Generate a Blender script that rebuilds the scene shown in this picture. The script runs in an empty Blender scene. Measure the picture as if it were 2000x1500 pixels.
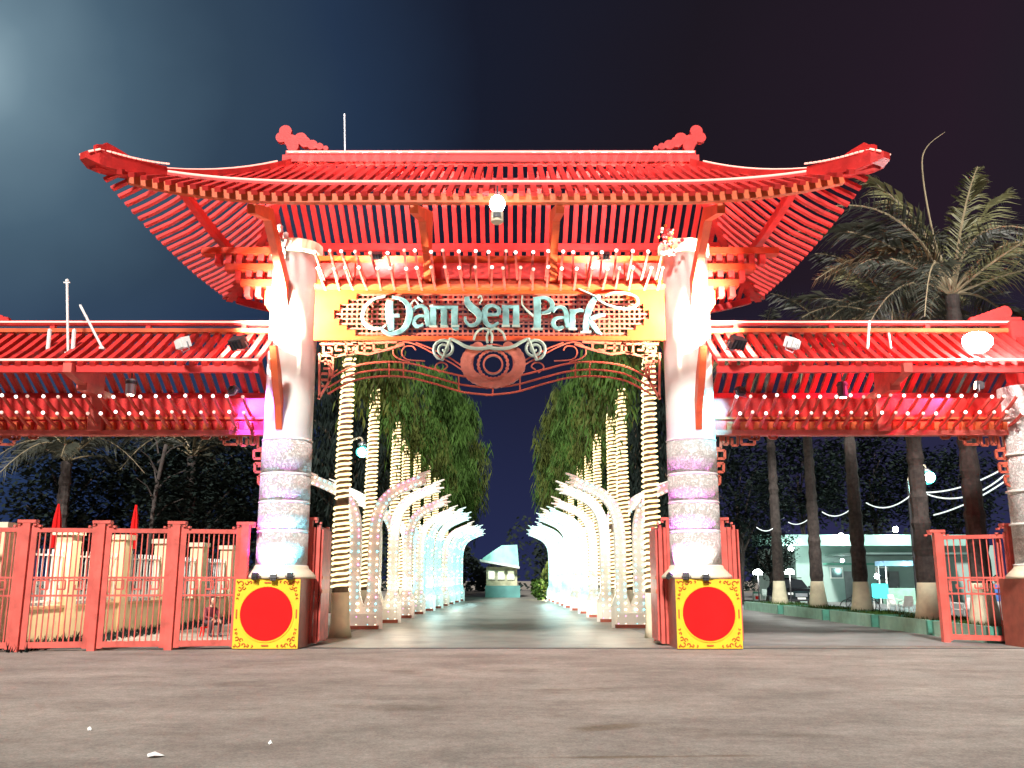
import bpy, math, random
from mathutils import Vector, Matrix
random.seed(7)
R = math.radians
SC = bpy.context.scene
COL = SC.collection

# ------------------------------------------------------------------ camera, sky, sun, exposure
CAM_Z, FPX = 1.6, 1800.0
PITCH = math.atan(380.0 / FPX)
CP, SP = math.cos(PITCH), math.sin(PITCH)
cam = bpy.data.cameras.new('camera')
cam.lens, cam.sensor_width = 36.0 * FPX / 2000.0, 36.0
cam.clip_start, cam.clip_end = 0.1, 2000.0
cam_o = bpy.data.objects.new('camera', cam)
COL.objects.link(cam_o)
cam_o.location = (0, 0, CAM_Z)
cam_o.rotation_euler = (R(90) + PITCH, 0, 0)
SC.camera = cam_o

EXPOSURE = 1.3
SUN_STRENGTH, SUN_ELEV, SUN_AZ = 2.6, 40.0, -10.0
SC.view_settings.view_transform = 'Standard'
SC.view_settings.look = 'None'
SC.view_settings.exposure = EXPOSURE
SC.view_settings.gamma = 1.0
SC.view_settings.use_curve_mapping = False
try:
    SC.cycles.max_bounces = 6
    SC.cycles.diffuse_bounces = 3
    SC.cycles.glossy_bounces = 2
    SC.cycles.transparent_max_bounces = 4
    SC.cycles.use_denoising = True
    SC.cycles.sample_clamp_indirect = 4.0
    SC.cycles.use_light_tree = True
except Exception:
    pass


def ray(u, v):
    a, b = (u - 1000.0) / FPX, (750.0 - v) / FPX
    return a, CP - b * SP, SP + b * CP


def at(u, v, Y):
    x, y, z = ray(u, v)
    return Vector((x / y * Y, Y, CAM_Z + z / y * Y))


def gnd(u, v, z0=0.0):
    x, y, z = ray(u, v)
    t = (z0 - CAM_Z) / z
    return Vector((x * t, y * t, z0))


world = bpy.data.worlds.new('World')
SC.world = world
world.use_nodes = True
nt = world.node_tree
nt.nodes.clear()
N = nt.nodes.new
out = N('ShaderNodeOutputWorld')
bg_air = N('ShaderNodeBackground')
sky = N('ShaderNodeTexSky')
sky.sky_type = 'NISHITA'
sky.sun_disc = False
sky.sun_elevation = R(-5)
sky.sun_rotation = R(180 + SUN_AZ)
nt.links.new(sky.outputs[0], bg_air.inputs[0])
bg_air.inputs[1].default_value = 0.05
bg_glow = N('ShaderNodeBackground')
tc = N('ShaderNodeTexCoord')
gx, gy, gz = Vector(ray(-60, 120)).normalized()  # glow centre: an off-frame lamp's glare put into the sky colour
dot = N('ShaderNodeVectorMath'); dot.operation = 'DOT_PRODUCT'
dot.inputs[1].default_value = (gx, gy, gz)
nz = N('ShaderNodeTexNoise'); nz.inputs['Scale'].default_value = 5.0; nz.inputs['Detail'].default_value = 4.0
nt.links.new(tc.outputs['Generated'], nz.inputs['Vector'])
nt.links.new(tc.outputs['Generated'], dot.inputs[0])
ac = N('ShaderNodeMath'); ac.operation = 'ARCCOSINE'
nt.links.new(dot.outputs['Value'], ac.inputs[0])
ad = N('ShaderNodeMath'); ad.operation = 'MULTIPLY_ADD'
ad.inputs[1].default_value = 0.10; ad.inputs[2].default_value = -0.05
nt.links.new(nz.outputs[0], ad.inputs[0])
sm = N('ShaderNodeMath'); sm.operation = 'ADD'
nt.links.new(ac.outputs[0], sm.inputs[0]); nt.links.new(ad.outputs[0], sm.inputs[1])
ramp = N('ShaderNodeValToRGB')
nt.links.new(sm.outputs[0], ramp.inputs[0])
el = ramp.color_ramp.elements
stops = [(0.0, (.155, .220, .255)), (.06, (.076, .120, .152)), (.14, (.034, .061, .088)), (.23, (.016, .030, .050)),
         (.34, (.009, .018, .038)), (.48, (.0045, .0060, .013)), (.70, (.0060, .0045, .0075)), (.95, (.010, .0055, .010)), (1.0, (.009, .006, .010))]
el[0].position, el[0].color = stops[0][0], (*stops[0][1], 1)
el[1].position, el[1].color = stops[-1][0], (*stops[-1][1], 1)
for p, c in stops[1:-1]:
    e = el.new(p); e.color = (*c, 1)
# low band of blue town glow near the horizon
sx = N('ShaderNodeSeparateXYZ'); nt.links.new(tc.outputs['Generated'], sx.inputs[0])
low = N('ShaderNodeMapRange'); low.inputs['From Min'].default_value = 0.0; low.inputs['From Max'].default_value = 0.30
low.inputs['To Min'].default_value = 1.0; low.inputs['To Max'].default_value = 0.0
nt.links.new(sx.outputs['Z'], low.inputs['Value'])
lc = N('ShaderNodeVectorMath'); lc.operation = 'SCALE'; lc.inputs[0].default_value = (.004, .009, .036)
nt.links.new(low.outputs[0], lc.inputs['Scale'])
sumc = N('ShaderNodeVectorMath'); sumc.operation = 'ADD'
nt.links.new(ramp.outputs[0], sumc.inputs[0]); nt.links.new(lc.outputs[0], sumc.inputs[1])
nt.links.new(sumc.outputs[0], bg_glow.inputs[0])
bg_glow.inputs[1].default_value = 0.80
addw = N('ShaderNodeAddShader')
nt.links.new(bg_air.outputs[0], addw.inputs[0]); nt.links.new(bg_glow.outputs[0], addw.inputs[1])
nt.links.new(addw.outputs[0], out.inputs[0])

sun = bpy.data.lights.new('sun', 'SUN')
sun.energy, sun.angle, sun.color = SUN_STRENGTH, R(6), (1.0, .96, .92)
sun_o = bpy.data.objects.new('sun', sun)
COL.objects.link(sun_o)
sd = Vector((math.sin(R(SUN_AZ)) * math.cos(R(SUN_ELEV)), -math.cos(R(SUN_AZ)) * math.cos(R(SUN_ELEV)), math.sin(R(SUN_ELEV))))
sun_o.rotation_euler = sd.to_track_quat('Z', 'Y').to_euler()

# ------------------------------------------------------------------ helpers
WPOS = {}


def tag(o, label=None, cat=None, group=None, kind=None):
    if label: o['label'] = label
    if cat: o['category'] = cat
    if group: o['group'] = group
    if kind: o['kind'] = kind
    return o


def thing(name, loc, label, cat, group=None, rz=0.0):
    o = bpy.data.objects.new(name, None)
    COL.objects.link(o)
    o.empty_display_size = 0.2
    o.location = loc
    o.rotation_euler = (0, 0, rz)
    WPOS[o.name] = Vector(loc)
    return tag(o, label, cat, group)


def copy_tree(o, parent=None):
    c = o.copy()
    COL.objects.link(c)
    if parent is not None:
        c.parent = parent
    for ch in o.children:
        copy_tree(ch, c)
    return c


def lamp(name, kind, loc, energy, color=(1, 1, 1), parent=None, target=None, size=0.1, angle=60, blend=.6):
    L = bpy.data.lights.new(name, kind)
    L.energy, L.color = energy, color
    if kind == 'AREA':
        L.size = size
    else:
        L.shadow_soft_size = size
    if kind == 'SPOT':
        L.spot_size, L.spot_blend = R(angle), blend
    o = bpy.data.objects.new(name, L)
    COL.objects.link(o)
    loc = Vector(loc)
    if target is not None:
        o.rotation_euler = (loc - Vector(target)).to_track_quat('Z', 'Y').to_euler()
    if parent is not None:
        o.parent = parent
        o.location = loc - WPOS[parent.name]
    else:
        o.location = loc
    return o


class MB:
    def __init__(self):
        self.v, self.f, self.m = [], [], []
        self.mat = 0

    def add(self, vs, fs):
        n = len(self.v)
        self.v += [tuple(p) for p in vs]
        self.f += [tuple(i + n for i in f) for f in fs]
        self.m += [self.mat] * len(fs)

    def box(self, c, s):
        x, y, z = c
        a, b, d = s[0] / 2, s[1] / 2, s[2] / 2
        self.add([(x - a, y - b, z - d), (x + a, y - b, z - d), (x + a, y + b, z - d), (x - a, y + b, z - d),
                  (x - a, y - b, z + d), (x + a, y - b, z + d), (x + a, y + b, z + d), (x - a, y + b, z + d)],
                 [(0, 3, 2, 1), (4, 5, 6, 7), (0, 1, 5, 4), (1, 2, 6, 5), (2, 3, 7, 6), (3, 0, 4, 7)])
        return self

    def sweep(self, pts, w, h, up=(0, 0, 1)):
        """rectangular section swept along pts: w across, h along up; w/h may be lists"""
        pts = [Vector(p) for p in pts]
        n = len(pts)
        up = Vector(up)
        vs, fs = [], []
        for i, p in enumerate(pts):
            d = (pts[min(i + 1, n - 1)] - pts[max(i - 1, 0)]).normalized()
            side = d.cross(up)
            side = side.normalized() if side.length > 1e-6 else Vector((1, 0, 0))
            u2 = side.cross(d).normalized()
            ww = (w[i] if isinstance(w, (list, tuple)) else w) / 2
            hh = (h[i] if isinstance(h, (list, tuple)) else h) / 2
            vs += [p - side * ww - u2 * hh, p + side * ww - u2 * hh, p + side * ww + u2 * hh, p - side * ww + u2 * hh]
        for i in range(n - 1):
            a, b = i * 4, i * 4 + 4
            for k in range(4):
                k2 = (k + 1) % 4
                fs.append((a + k, a + k2, b + k2, b + k))
        fs.append((3, 2, 1, 0))
        e = (n - 1) * 4
        fs.append((e, e + 1, e + 2, e + 3))
        self.add(vs, fs)
        return self

    def tube(self, pts, r, n=6, closed=False):
        pts = [Vector(p) for p in pts]
        m = len(pts)
        vs, fs = [], []
        prev = None
        for i, p in enumerate(pts):
            if closed:
                d = (pts[(i + 1) % m] - pts[i - 1]).normalized()
            else:
                d = (pts[min(i + 1, m - 1)] - pts[max(i - 1, 0)]).normalized()
            if prev is None:
                a = Vector((0, 0, 1)) if abs(d.z) < .9 else Vector((1, 0, 0))
                s = d.cross(a).normalized()
            else:
                s = prev - d * prev.dot(d)
                s = s.normalized() if s.length > 1e-6 else d.orthogonal().normalized()
            prev = s
            t = d.cross(s)
            rr = r[i] if isinstance(r, (list, tuple)) else r
            for k in range(n):
                an = 2 * math.pi * k / n
                vs.append(p + s * (math.cos(an) * rr) + t * (math.sin(an) * rr))
        for i in range(m if closed else m - 1):
            a, b = i * n, ((i + 1) % m) * n
            for k in range(n):
                k2 = (k + 1) % n
                fs.append((a + k, a + k2, b + k2, b + k))
        if not closed:
            fs.append(tuple(range(n))[::-1])
            fs.append(tuple(range((m - 1) * n, m * n)))
        self.add(vs, fs)
        return self

    def prism(self, poly, y0, y1):
        """poly: list of (x,z), counter-clockwise seen from -Y"""
        n = len(poly)
        vs = [(x, y0, z) for x, z in poly] + [(x, y1, z) for x, z in poly]
        fs = [tuple(range(n)), tuple(range(2 * n - 1, n - 1, -1))]
        for i in range(n):
            j = (i + 1) % n
            fs.append((j, i, i + n, j + n))
        self.add(vs, fs)
        return self

    def prism_x(self, poly, x0, x1):
        """poly: list of (y,z)"""
        n = len(poly)
        vs = [(x0, y, z) for y, z in poly] + [(x1, y, z) for y, z in poly]
        fs = [tuple(range(n))[::-1], tuple(range(n, 2 * n))]
        for i in range(n):
            j = (i + 1) % n
            fs.append((i, j, j + n, i + n))
        self.add(vs, fs)
        return self

    def lathe(self, prof, c=(0, 0, 0), n=20, caps=True):
        vs, fs = [], []
        for r, z in prof:
            for k in range(n):
                a = 2 * math.pi * k / n
                vs.append((c[0] + r * math.cos(a), c[1] + r * math.sin(a), c[2] + z))
        for i in range(len(prof) - 1):
            for k in range(n):
                k2 = (k + 1) % n
                fs.append((i * n + k, i * n + k2, (i + 1) * n + k2, (i + 1) * n + k))
        if caps:
            fs.append(tuple(range(n))[::-1])
            e = (len(prof) - 1) * n
            fs.append(tuple(range(e, e + n)))
        self.add(vs, fs)
        return self

    def ball(self, c, r, n=8, sz=1.0):
        prof = []
        m = max(3, n // 2)
        for i in range(m + 1):
            a = -math.pi / 2 + math.pi * i / m
            prof.append((max(r * math.cos(a), 1e-4), r * sz * math.sin(a)))
        return self.lathe(prof, c, n, caps=False)

    def octa(self, c, r):
        x, y, z = c
        self.add([(x + r, y, z), (x - r, y, z), (x, y + r, z), (x, y - r, z), (x, y, z + r), (x, y, z - r)],
                 [(0, 2, 4), (2, 1, 4), (1, 3, 4), (3, 0, 4), (2, 0, 5), (1, 2, 5), (3, 1, 5), (0, 3, 5)])
        return self

    def disc_prism(self, c, r, y0, y1, n=40):
        return self.prism([(c[0] + r * math.cos(2 * math.pi * k / n), c[1] + r * math.sin(2 * math.pi * k / n)) for k in range(n)], y0, y1)

    def ring_prism(self, c, r0, r1, y0, y1, n=36):
        vs, fs = [], []
        for k in range(n):
            a = 2 * math.pi * k / n
            for rr in (r0, r1):
                for yy in (y0, y1):
                    vs.append((c[0] + rr * math.cos(a), yy, c[1] + rr * math.sin(a)))
        for k in range(n):
            a, b = k * 4, ((k + 1) % n) * 4
            fs += [(a, a + 2, b + 2, b), (a + 1, b + 1, b + 3, a + 3), (a + 2, a + 3, b + 3, b + 2), (a, b, b + 1, a + 1)]
        self.add(vs, fs)
        return self

    def mirror(self, xc):
        self.v = [(2 * xc - x, y, z) for x, y, z in self.v]
        self.f = [f[::-1] for f in self.f]
        return self

    def mesh(self, name, mats, origin, smooth=False):
        me = bpy.data.meshes.new(name)
        ox, oy, oz = origin
        me.from_pydata([(x - ox, y - oy, z - oz) for x, y, z in self.v], [], self.f)
        for mm in (mats if isinstance(mats, (list, tuple)) else [mats]):
            me.materials.append(mm)
        if any(self.m):
            me.polygons.foreach_set('material_index', self.m)
        if smooth:
            me.polygons.foreach_set('use_smooth', [True] * len(me.polygons))
        me.update()
        return me

    def build(self, name, mats, parent=None, smooth=False, kind=None, label=None, origin=None):
        if origin is None:
            xs = [p[0] for p in self.v]; ys = [p[1] for p in self.v]; zs = [p[2] for p in self.v]
            origin = Vector(((min(xs) + max(xs)) / 2, (min(ys) + max(ys)) / 2, min(zs)))
        origin = Vector(origin)
        o = bpy.data.objects.new(name, self.mesh(name, mats, origin, smooth))
        COL.objects.link(o)
        WPOS[o.name] = origin
        if parent is not None:
            o.parent = parent
            o.location = origin - WPOS[parent.name]
        else:
            o.location = origin
        if kind: o['kind'] = kind
        if label: o['label'] = label
        return o


def inst(name, me, loc, parent=None, rot=(0, 0, 0), scale=(1, 1, 1), label=None):
    o = bpy.data.objects.new(name, me)
    COL.objects.link(o)
    WPOS[o.name] = Vector(loc)
    o.rotation_euler = rot
    o.scale = scale
    if parent is not None:
        o.parent = parent
        o.location = Vector(loc) - WPOS[parent.name]
    else:
        o.location = loc
    if label: o['label'] = label
    return o


# ------------------------------------------------------------------ materials
def mat(name, col, rough=.6, var=.15, scale=3.0, bump=0.0, bscale=30.0, metal=0.0, emit=None, estr=0.0, dirt=None, dscale=1.2, detail=5.0, spec=None):
    m = bpy.data.materials.new(name)
    m.use_nodes = True
    t = m.node_tree
    b = t.nodes['Principled BSDF']
    b.inputs['Roughness'].default_value = rough
    b.inputs['Metallic'].default_value = metal
    if spec is not None:
        b.inputs['Specular IOR Level'].default_value = spec
    tco = t.nodes.new('ShaderNodeTexCoord')
    geo = t.nodes.new('ShaderNodeNewGeometry')
    n1 = t.nodes.new('ShaderNodeTexNoise')
    n1.inputs['Scale'].default_value = scale
    n1.inputs['Detail'].default_value = detail
    t.links.new(geo.outputs['Position'], n1.inputs['Vector'])
    r = t.nodes.new('ShaderNodeValToRGB')
    r.color_ramp.elements[0].position, r.color_ramp.elements[1].position = .3, .7
    r.color_ramp.elements[0].color = (*[max(0, c * (1 - var)) for c in col], 1)
    r.color_ramp.elements[1].color = (*[min(1, c * (1 + var)) for c in col], 1)
    t.links.new(n1.outputs[0], r.inputs[0])
    last = r.outputs[0]
    if dirt:
        n2 = t.nodes.new('ShaderNodeTexNoise')
        n2.inputs['Scale'].default_value = dscale
        n2.inputs['Detail'].default_value = 8.0
        n2.inputs['Roughness'].default_value = .7
        t.links.new(geo.outputs['Position'], n2.inputs['Vector'])
        r2 = t.nodes.new('ShaderNodeValToRGB')
        r2.color_ramp.elements[0].position, r2.color_ramp.elements[1].position = .52, .72
        r2.color_ramp.elements[0].color = (0, 0, 0, 1)
        r2.color_ramp.elements[1].color = (.8, .8, .8, 1)
        t.links.new(n2.outputs[0], r2.inputs[0])
        mx = t.nodes.new('ShaderNodeMixRGB')
        mx.inputs[2].default_value = (*dirt, 1)
        t.links.new(r2.outputs[0], mx.inputs[0]); t.links.new(last, mx.inputs[1])
        last = mx.outputs[0]
    t.links.new(last, b.inputs['Base Color'])
    if bump:
        n3 = t.nodes.new('ShaderNodeTexNoise')
        n3.inputs['Scale'].default_value = bscale
        n3.inputs['Detail'].default_value = 4.0
        t.links.new(geo.outputs['Position'], n3.inputs['Vector'])
        bp = t.nodes.new('ShaderNodeBump')
        bp.inputs['Strength'].default_value = bump
        bp.inputs['Distance'].default_value = .02
        t.links.new(n3.outputs[0], bp.inputs['Height'])
        t.links.new(bp.outputs[0], b.inputs['Normal'])
    if emit:
        b.inputs['Emission Color'].default_value = (*emit, 1)
        b.inputs['Emission Strength'].default_value = estr
    return m


def glow(name, col, s):
    m = bpy.data.materials.new(name)
    m.use_nodes = True
    b = m.node_tree.nodes['Principled BSDF']
    b.inputs['Base Color'].default_value = (*[min(.8, c) for c in col], 1)
    b.inputs['Emission Color'].default_value = (*col, 1)
    b.inputs['Emission Strength'].default_value = s
    return m


M = {}
M['red'] = mat('red_paint', (.60, .030, .026), .5, .22, 2.2, .25, 30, dirt=(.27, .018, .02), spec=.3)
M['red_gate'] = mat('red_gate_paint', (.62, .115, .088), .5, .2, 3, .2, 50, dirt=(.34, .07, .05), dscale=2.5, spec=.3)
M['orange'] = mat('orange_red_paint', (.62, .115, .035), .5, .15, 2.5, .2, 40, dirt=(.45, .06, .025), spec=.3)
M['cream'] = mat('cream_plaster', (.72, .64, .46), .7, .06, 3, .15, 30)
M['pillar'] = mat('white_pillar_paint', (.84, .82, .75), .6, .04, 2, .1, 20)
M['brick_red'] = mat('pedestal_red_brown', (.34, .085, .05), .55, .2, 5, .2, 30)
M['yellow'] = mat('yellow_panel', (.82, .55, .02), .6, .06, 4)
M['disc'] = mat('red_disc', (.66, .012, .012), .7, .10, 2, .1, 30, spec=.1)
M['filigree'] = mat('filigree_red', (.55, .10, .02), .6, .1, 8)
M['white'] = mat('white_paint', (.78, .78, .74), .5, .06, 4)
M['black'] = mat('black_housing', (.025, .025, .028), .5, .2, 5)
M['grey_metal'] = mat('grey_metal', (.38, .38, .40), .4, .1, 6, metal=.6)
M['trunk'] = mat('trunk_bark', (.15, .105, .07), .9, .35, 6, .8, 22)
M['trunk_dark'] = mat('dark_bark', (.055, .043, .038), .95, .4, 7, .8, 18)
M['wall_cream'] = mat('cream_yellow_wall', (.80, .66, .40), .75, .08, 2, .15, 30, dirt=(.55, .45, .28))
M['lime'] = mat('lime_wash', (.72, .66, .46), .8, .08, 5, .2, 30, dirt=(.5, .42, .28))
M['bracket'] = mat('bracket_red_paint', (.48, .035, .012), .5, .15, 3, .2, 40, spec=.2)
M['lintel'] = mat('lintel_orange_paint', (.50, .054, .010), .5, .12, 2.5, .2, 40, dirt=(.45, .05, .012), spec=.25)
M['rope'] = glow('warm_rope_light', (1.0, .74, .38), 1.0)
M['tube'] = glow('pink_white_tube_light', (1.0, .42, .34), .62)
M['bulb'] = glow('white_bulb', (1.0, .86, .80), 1.3)
M['bulb_dim'] = glow('dim_bulb', (1.0, .62, .52), .30)
M['white_glow'] = glow('cool_white_lamp', (.9, 1.0, 1.0), 30.0)
M['teal_glow'] = glow('teal_lamp', (.55, 1.0, .85), 18.0)
M['teal_globe'] = glow('teal_globe', (.10, .85, .72), .85)
M['led_w'] = glow('led_warm', (1.0, .8, .55), 3.0)
M['led_c'] = glow('led_cyan', (.15, .85, 1.0), 2.2)
M['led_p'] = glow('led_pink', (1.0, .25, .75), 2.2)
M['letter'] = mat('pale_cyan_acrylic', (.10, .205, .215), .5, .5, 4, spec=.3)
M['letter_edge'] = mat('white_letter_rim', (.26, .31, .275), .5, .1, 5)
M['scroll'] = mat('white_green_scroll', (.27, .33, .28), .4, .06, 5)

# ------------------------------------------------------------------ ground
def ground_mat():
    m = bpy.data.materials.new('forecourt_asphalt')
    m.use_nodes = True
    t = m.node_tree
    b = t.nodes['Principled BSDF']
    L = t.links.new
    geo = t.nodes.new('ShaderNodeNewGeometry')

    def noise(sc, det=6, rg=.6, stretch=None):
        n = t.nodes.new('ShaderNodeTexNoise')
        n.inputs['Scale'].default_value = sc
        n.inputs['Detail'].default_value = det
        n.inputs['Roughness'].default_value = rg
        if stretch:
            mp = t.nodes.new('ShaderNodeMapping')
            mp.inputs['Scale'].default_value = stretch
            L(geo.outputs['Position'], mp.inputs[0]); L(mp.outputs[0], n.inputs['Vector'])
        else:
            L(geo.outputs['Position'], n.inputs['Vector'])
        return n.outputs[0]

    def ramp(fac, stops):
        r = t.nodes.new('ShaderNodeValToRGB')
        L(fac, r.inputs[0])
        e = r.color_ramp.elements
        e[0].position, e[0].color = stops[0][0], (*stops[0][1], 1)
        e[1].position, e[1].color = stops[-1][0], (*stops[-1][1], 1)
        for p, c in stops[1:-1]:
            k = e.new(p); k.color = (*c, 1)
        return r.outputs[0]

    def mix(f, a, c, mode='MIX'):
        x = t.nodes.new('ShaderNodeMixRGB'); x.blend_type = mode
        if isinstance(f, float): x.inputs[0].default_value = f
        else: L(f, x.inputs[0])
        for i, s in ((1, a), (2, c)):
            if isinstance(s, tuple): x.inputs[i].default_value = (*s, 1)
            else: L(s, x.inputs[i])
        return x.outputs[0]

    base = ramp(noise(.22, 4), [(.30, (.235, .212, .180)), (.5, (.310, .280, .240)), (.72, (.40, .36, .305))])
    streak = ramp(noise(.8, 8, .68, (.8, 1.2, 1)), [(.36, (.62, .60, .60)), (.60, (1.0, 1.0, 1.0))])
    c = mix(.75, base, streak, 'MULTIPLY')
    stain = ramp(noise(.5, 6, .6, (.7, 1.1, 1)), [(.58, (1, 1, 1)), (.70, (.60, .54, .50))])
    c = mix(.8, c, stain, 'MULTIPLY')
    grain = ramp(noise(30, 5, .8), [(.35, (.60, .60, .60)), (.65, (1.3, 1.3, 1.3))])
    c = mix(.8, c, grain, 'MULTIPLY')
    grain2 = ramp(noise(7, 4, .7), [(.38, (.80, .80, .80)), (.62, (1.12, 1.12, 1.12))])
    c = mix(.7, c, grain2, 'MULTIPLY')
    # wet oil patch and tyre trace with shapes of their own
    def blob(cx, cy, sx_, sy_, rot):
        mp = t.nodes.new('ShaderNodeMapping'); mp.vector_type = 'TEXTURE'
        mp.inputs['Location'].default_value = (cx, cy, 0)
        mp.inputs['Rotation'].default_value = (0, 0, R(rot))
        mp.inputs['Scale'].default_value = (sx_, sy_, 50)
        L(geo.outputs['Position'], mp.inputs[0])
        ln = t.nodes.new('ShaderNodeVectorMath'); ln.operation = 'LENGTH'
        L(mp.outputs[0], ln.inputs[0])
        sub = t.nodes.new('ShaderNodeMath'); sub.operation = 'MULTIPLY_ADD'
        L(noise(1.6, 4), sub.inputs[0]); sub.inputs[1].default_value = .9; L(ln.outputs['Value'], sub.inputs[2])
        return ramp(sub.outputs[0], [(.70, (.70, .62, .54)), (1.55, (1, 1, 1))])
    p1 = gnd(1190, 1420); p2 = gnd(1250, 1478); p3 = gnd(1570, 1420)
    for (p, a, bb, rt) in ((p1, 1.25, .42, 28), (p2, 2.3, .14, 3)):
        c = mix(1.0, c, blob(p.x, p.y, a, bb, rt), 'MULTIPLY')
    b.inputs['Specular IOR Level'].default_value = .2
    L(c, b.inputs['Base Color'])
    rr = ramp(noise(.8, 5), [(.35, (.78, .78, .78)), (.65, (.95, .95, .95))])
    L(rr, b.inputs['Roughness'])
    bp = t.nodes.new('ShaderNodeBump'); bp.inputs['Strength'].default_value = .35; bp.inputs['Distance'].default_value = .012
    L(noise(45, 4, .7), bp.inputs['Height']); L(bp.outputs[0], b.inputs['Normal'])
    return m


g = MB()
g.add([(-400, -60, 0), (400, -60, 0), (400, 600, 0), (-400, 600, 0)], [(0, 1, 2, 3)])
tag(g.build('ground', ground_mat(), origin=(0, 0, 0)), kind='structure')
M['road'] = mat('avenue_asphalt', (.24, .225, .195), .42, .22, .9, .35, 40, dirt=(.085, .08, .07), dscale=.5)
M['verge'] = mat('verge_soil', (.10, .085, .06), .9, .4, 3, .5, 20)
XG, YG = -.565, 22.8
g = MB()
g.add([(-5.0, 22.6, .004), (3.9, 22.6, .004), (3.3, 140, .004), (-3.3, 140, .004)], [(0, 1, 2, 3)])
tag(g.build('avenue_road', M['road'], origin=(0, 24, .004)), kind='structure')
g = MB()
g.add([(3.9, 23.2, .004), (60, 23.2, .004), (60, 110, .004), (3.5, 110, .004)], [(0, 1, 2, 3)])
M['lot'] = mat('car_park_concrete', (.20, .20, .19), .55, .25, .7, .3, 30, dirt=(.10, .09, .085), dscale=.5)
tag(g.build('car_park_paving', M['lot'], origin=(20, 24, .004)), kind='structure')
g = MB()
g.box((-.6, 22.35, .006), (26, .16, .012))
tag(g.build('gate_track_strip', mat('steel_track', (.07, .065, .06), .6, .3, 4), origin=(0, 22.35, 0)), kind='structure')

# ------------------------------------------------------------------ main entrance gate
gate = thing('entrance_gate', (XG, YG, 0), 'tall red entrance gate with flared open slat roof and two white pillars', 'gate')
PX = (XG - 5.035, XG + 5.035)
HW, RW, DP, ZR = 8.26, 5.3, 4.8, 12.38


def H(t):
    return ZR - 3.55 * t + 1.28 * t * t


def zfront(x, t):
    zf = ZR - .05 - 2.95 * t
    ax = abs(x)
    hx = RW + (HW - RW) * t
    if ax < 3.6:
        return zf
    k = (ax - 3.6) / max(hx - 3.6, .1)
    return zf + (H(t) - zf) * k ** 2.3


def zside(y, t):
    return H(t) - .25 * t * (1 - (y / (DP * max(t, .02))) ** 2)


# straight rafters share one mesh, the flared ones near the corners are each their own
def rafter_pts_front(x, sgn):
    t0 = .02 if abs(x) <= RW else (abs(x) - RW) / (HW - RW) + .01
    t1 = .905 + .05 * (abs(x) / HW) ** 3
    n = 5 if t1 - t0 > .3 else 3
    ps = []
    for i in range(n):
        t = t0 + (t1 - t0) * i / (n - 1)
        ps.append((XG + x, YG - sgn * DP * t, zfront(x, t)))
    return ps


shared = None
nx = 63
for sgn in (1, -1):
    sh = None
    for i in range(nx):
        x = -8.06 + 16.12 * i / (nx - 1)
        ps = rafter_pts_front(x, sgn)
        if abs(x) < 2.95:
            if sh is None:
                sh = MB().sweep(ps, .13, .10).build('rafter', M['red'], gate, origin=ps[0])
                shx = XG + x
            else:
                inst('rafter', sh.data, ps[0], gate)
        else:
            MB().sweep(ps, .13, .10).build('rafter', M['red'], gate, origin=ps[0])
for s in (-1, 1):
    for i in range(25):
        y = -4.55 + 9.10 * i / 24
        t0 = max(abs(y) / DP + .015, .05)
        if t0 > .97: continue
        ps = []
        n = 5 if t0 < .7 else 3
        for k in range(n):
            t = t0 + (1.0 - t0) * k / (n - 1)
            ps.append((XG + s * (RW + (HW - RW) * t), YG + y, zside(y, t)))
        MB().sweep(ps, .13, .075).build('rafter', M['red'], gate, origin=ps[0])
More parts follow.
